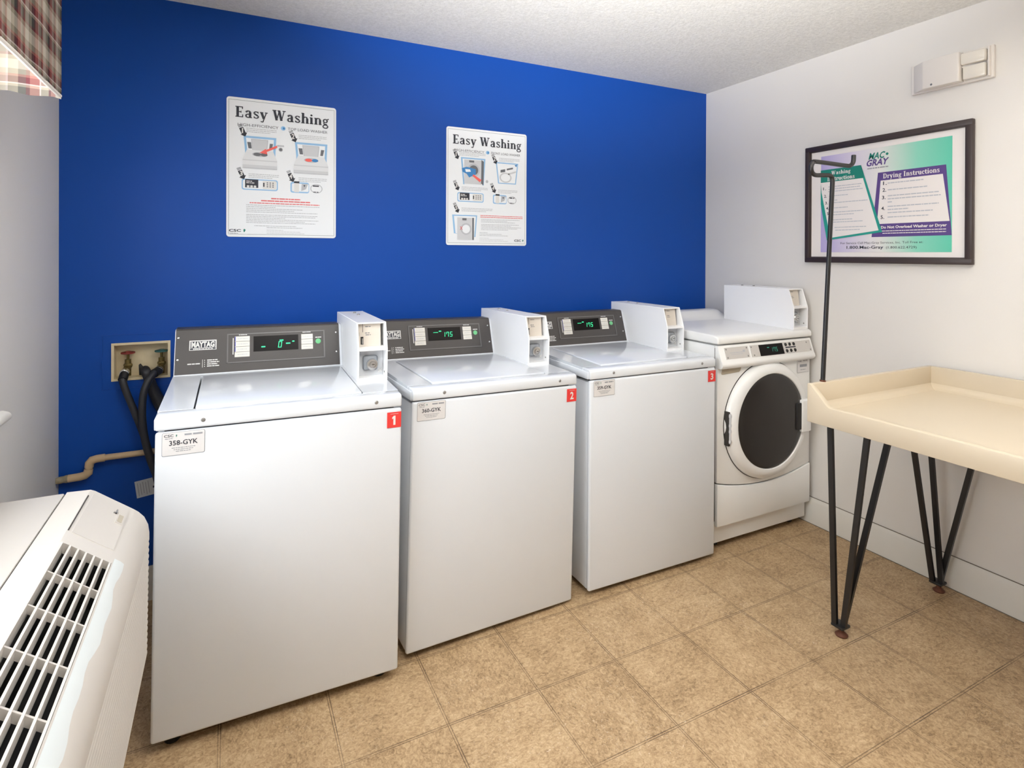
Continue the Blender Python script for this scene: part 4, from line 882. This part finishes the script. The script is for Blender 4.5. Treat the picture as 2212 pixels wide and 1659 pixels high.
for yy in ribys:
    g.prism([(gx0, sl(gx0)-.001), (gx0+.03, sl(gx0+.03)-.0005), (gx1, sl(gx1)-.001), (gx1, sl(gx1)-.016), (gx0, sl(gx0)-.016)], 1, yy-.0018, yy+.0018)
for k_ in range(14):                                            # fine guard wires beneath the louvres
    pass
g.build('grille', 'plastic', cov, label='white louvred outlet grille')
p = Pr((-.2055, 0, .7845), (0, 1, 0), Vector((-.0755, 0, .0575)), .0006)
pts_f = []; 
tape = [(.62, -.004), (1.338, -.004), (1.338, .0005)]
# pale tape strip along the ridge beside the grille
t_ = MB(); n = 30
sidea = []; sideb = []
for i in range(n+1):
    yy = .60+(1.372-.60)*i/n
    wv = .0022*math.sin(yy*23)+.0016*math.sin(yy*57+1)
    x0_, x1_ = -.2058, -.1895+wv
    zf = lambda x_: (sl(x_) if x_ < -.2055 else .7845+(x_+.2055)*(.7765-.7845)/(.0095) if x_ < -.196 else .7765+(x_+.196)*(.762-.7765)/.012)
    sidea.append((x0_, yy, zf(x0_)+.0007)); sideb.append([(-.196, yy, .7765+.0008), (x1_, yy, zf(x1_)+.0008)])
for i in range(n):
    t_.quad(sidea[i], sidea[i+1], sideb[i+1][0], sideb[i][0]); t_.quad(sideb[i][0], sideb[i+1][0], sideb[i+1][1], sideb[i][1])
t_.build('tape_strip', 'foil', cov, label='pale tape strip beside the grille')
# control door on the far end of the cover
dmb = MB(); e0 = Vector((-.281, 0, .842)); ex_ = Vector((.0755, 0, -.0575)).normalized(); nn = Vector((.0575, 0, .0755)).normalized()
def sslab(mb, a0, a1, y0, y1, h0, h1, m=0):
    P8 = [e0+ex_*a_+Vector((0, y_, 0))+nn*h_ for h_ in (h0, h1) for a_, y_ in ((a0, y0), (a1, y0), (a1, y1), (a0, y1))]
    mb.add(P8, [(3, 2, 1, 0), (4, 5, 6, 7), (0, 1, 5, 4), (1, 2, 6, 5), (2, 3, 7, 6), (3, 0, 4, 7)], m)
sslab(dmb, .0, .086, 1.400, 1.598, -.001, .0012)
dmb.build('control_door', 'plastic', cov)
gp = MB(); gp.box(-.2885, -.2868, 1.405, 1.585, .838, .8470); gp.build('door_gap', 'gap', cov)
nt_ = MB(); sslab(nt_, .066, .083, 1.513, 1.563, -.001, .0032); nt_.build('notch_rim', 'plastic', cov)
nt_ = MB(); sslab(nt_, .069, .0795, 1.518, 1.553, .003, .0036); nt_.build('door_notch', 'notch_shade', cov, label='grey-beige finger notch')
nt_ = MB(); sslab(nt_, .060, .063, 1.553, 1.572, .001, .004); sslab(nt_, .056, .063, 1.553, 1.556, .001, .004); nt_.build('door_clip', 'steel', cov)

# ------------------------------------------------------------------ plaid valance over the window
root = thing('window_valance', 'plaid boxed fabric valance above the window', 'valance', (0, 0, 0))
vx, ve, vz = -.402, 1.886, 1.819
b = MB(); ny, nz = 60, 10
def vpt(i, j, off=0.):
    yy = -.05+(ve+.05)*i/ny; zt_ = 2.395+(vz-2.395)*j/nz
    wob = .0015*math.sin(yy*19)*(j/nz)+.001*math.sin(yy*41+1)*(j/nz)
    if i == ny: wob = 0
    return (vx+wob+off, yy, zt_+(.002*math.sin(yy*9+.5) if j == nz else 0))
vs_ = [vpt(i, j) for i in range(ny+1) for j in range(nz+1)]; fs_ = [(i*(nz+1)+j, i*(nz+1)+j+1, (i+1)*(nz+1)+j+1, (i+1)*(nz+1)+j) for i in range(ny) for j in range(nz)]
b.add(vs_, fs_, 0)
vs_ = [vpt(i, j, -.006) for i in range(ny+1) for j in range(nz+1)]; b.add(vs_, [f[::-1] for f in fs_], 1)
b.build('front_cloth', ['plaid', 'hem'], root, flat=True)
b = MB(); b.tube([(vx-.004, -.05+(ve+.05)*i/ny, vz+.002*math.sin((-.05+(ve+.05)*i/ny)*9+.5)-.001) for i in range(ny+1)], .0055, 8); b.build('hem', 'hem', root, label='cream hem along the lower edge')
b = MB(); n = 12
for i in range(n+1):
    pass
grid = []
for i in range(n+1):
    for j in range(9):
        t_ = i/n; xx = vx+(LX-vx)*t_; zb2 = 1.807+.005*t_+.0025*math.sin(t_*13); zz_ = 2.395+(zb2-2.395)*j/8
        grid.append((xx, ve-.003+.006*math.sin(t_*9)*(j/8)-(.012*(j/8) if 0 < i < n else 0), zz_))
fs_ = [(i*9+j, i*9+j+1, (i+1)*9+j+1, (i+1)*9+j) for i in range(n) for j in range(8)]
b.add(grid, fs_, 0); b.build('end_cloth', ['plaid_lit'], root, flat=True)
MB().box(LX, vx-.008, -.05, ve-.006, 2.385, 2.40).build('mounting_board', 'wood', root)

# ------------------------------------------------------------------ ceiling lamp of the room (behind the viewpoint)
root = thing('ceiling_lamp', 'flat square ceiling light fixture over the folding table', 'ceiling light', (2.15, .35, H))
b = MB(); b.box(-.34, .34, -.34, .34, -.03, 0, bev=.005); b.build('lamp_base', 'plastic', root)
MB().box(-.31, .31, -.31, .31, -.075, -.03, bev=.012).build('diffuser', 'lampglow', root)
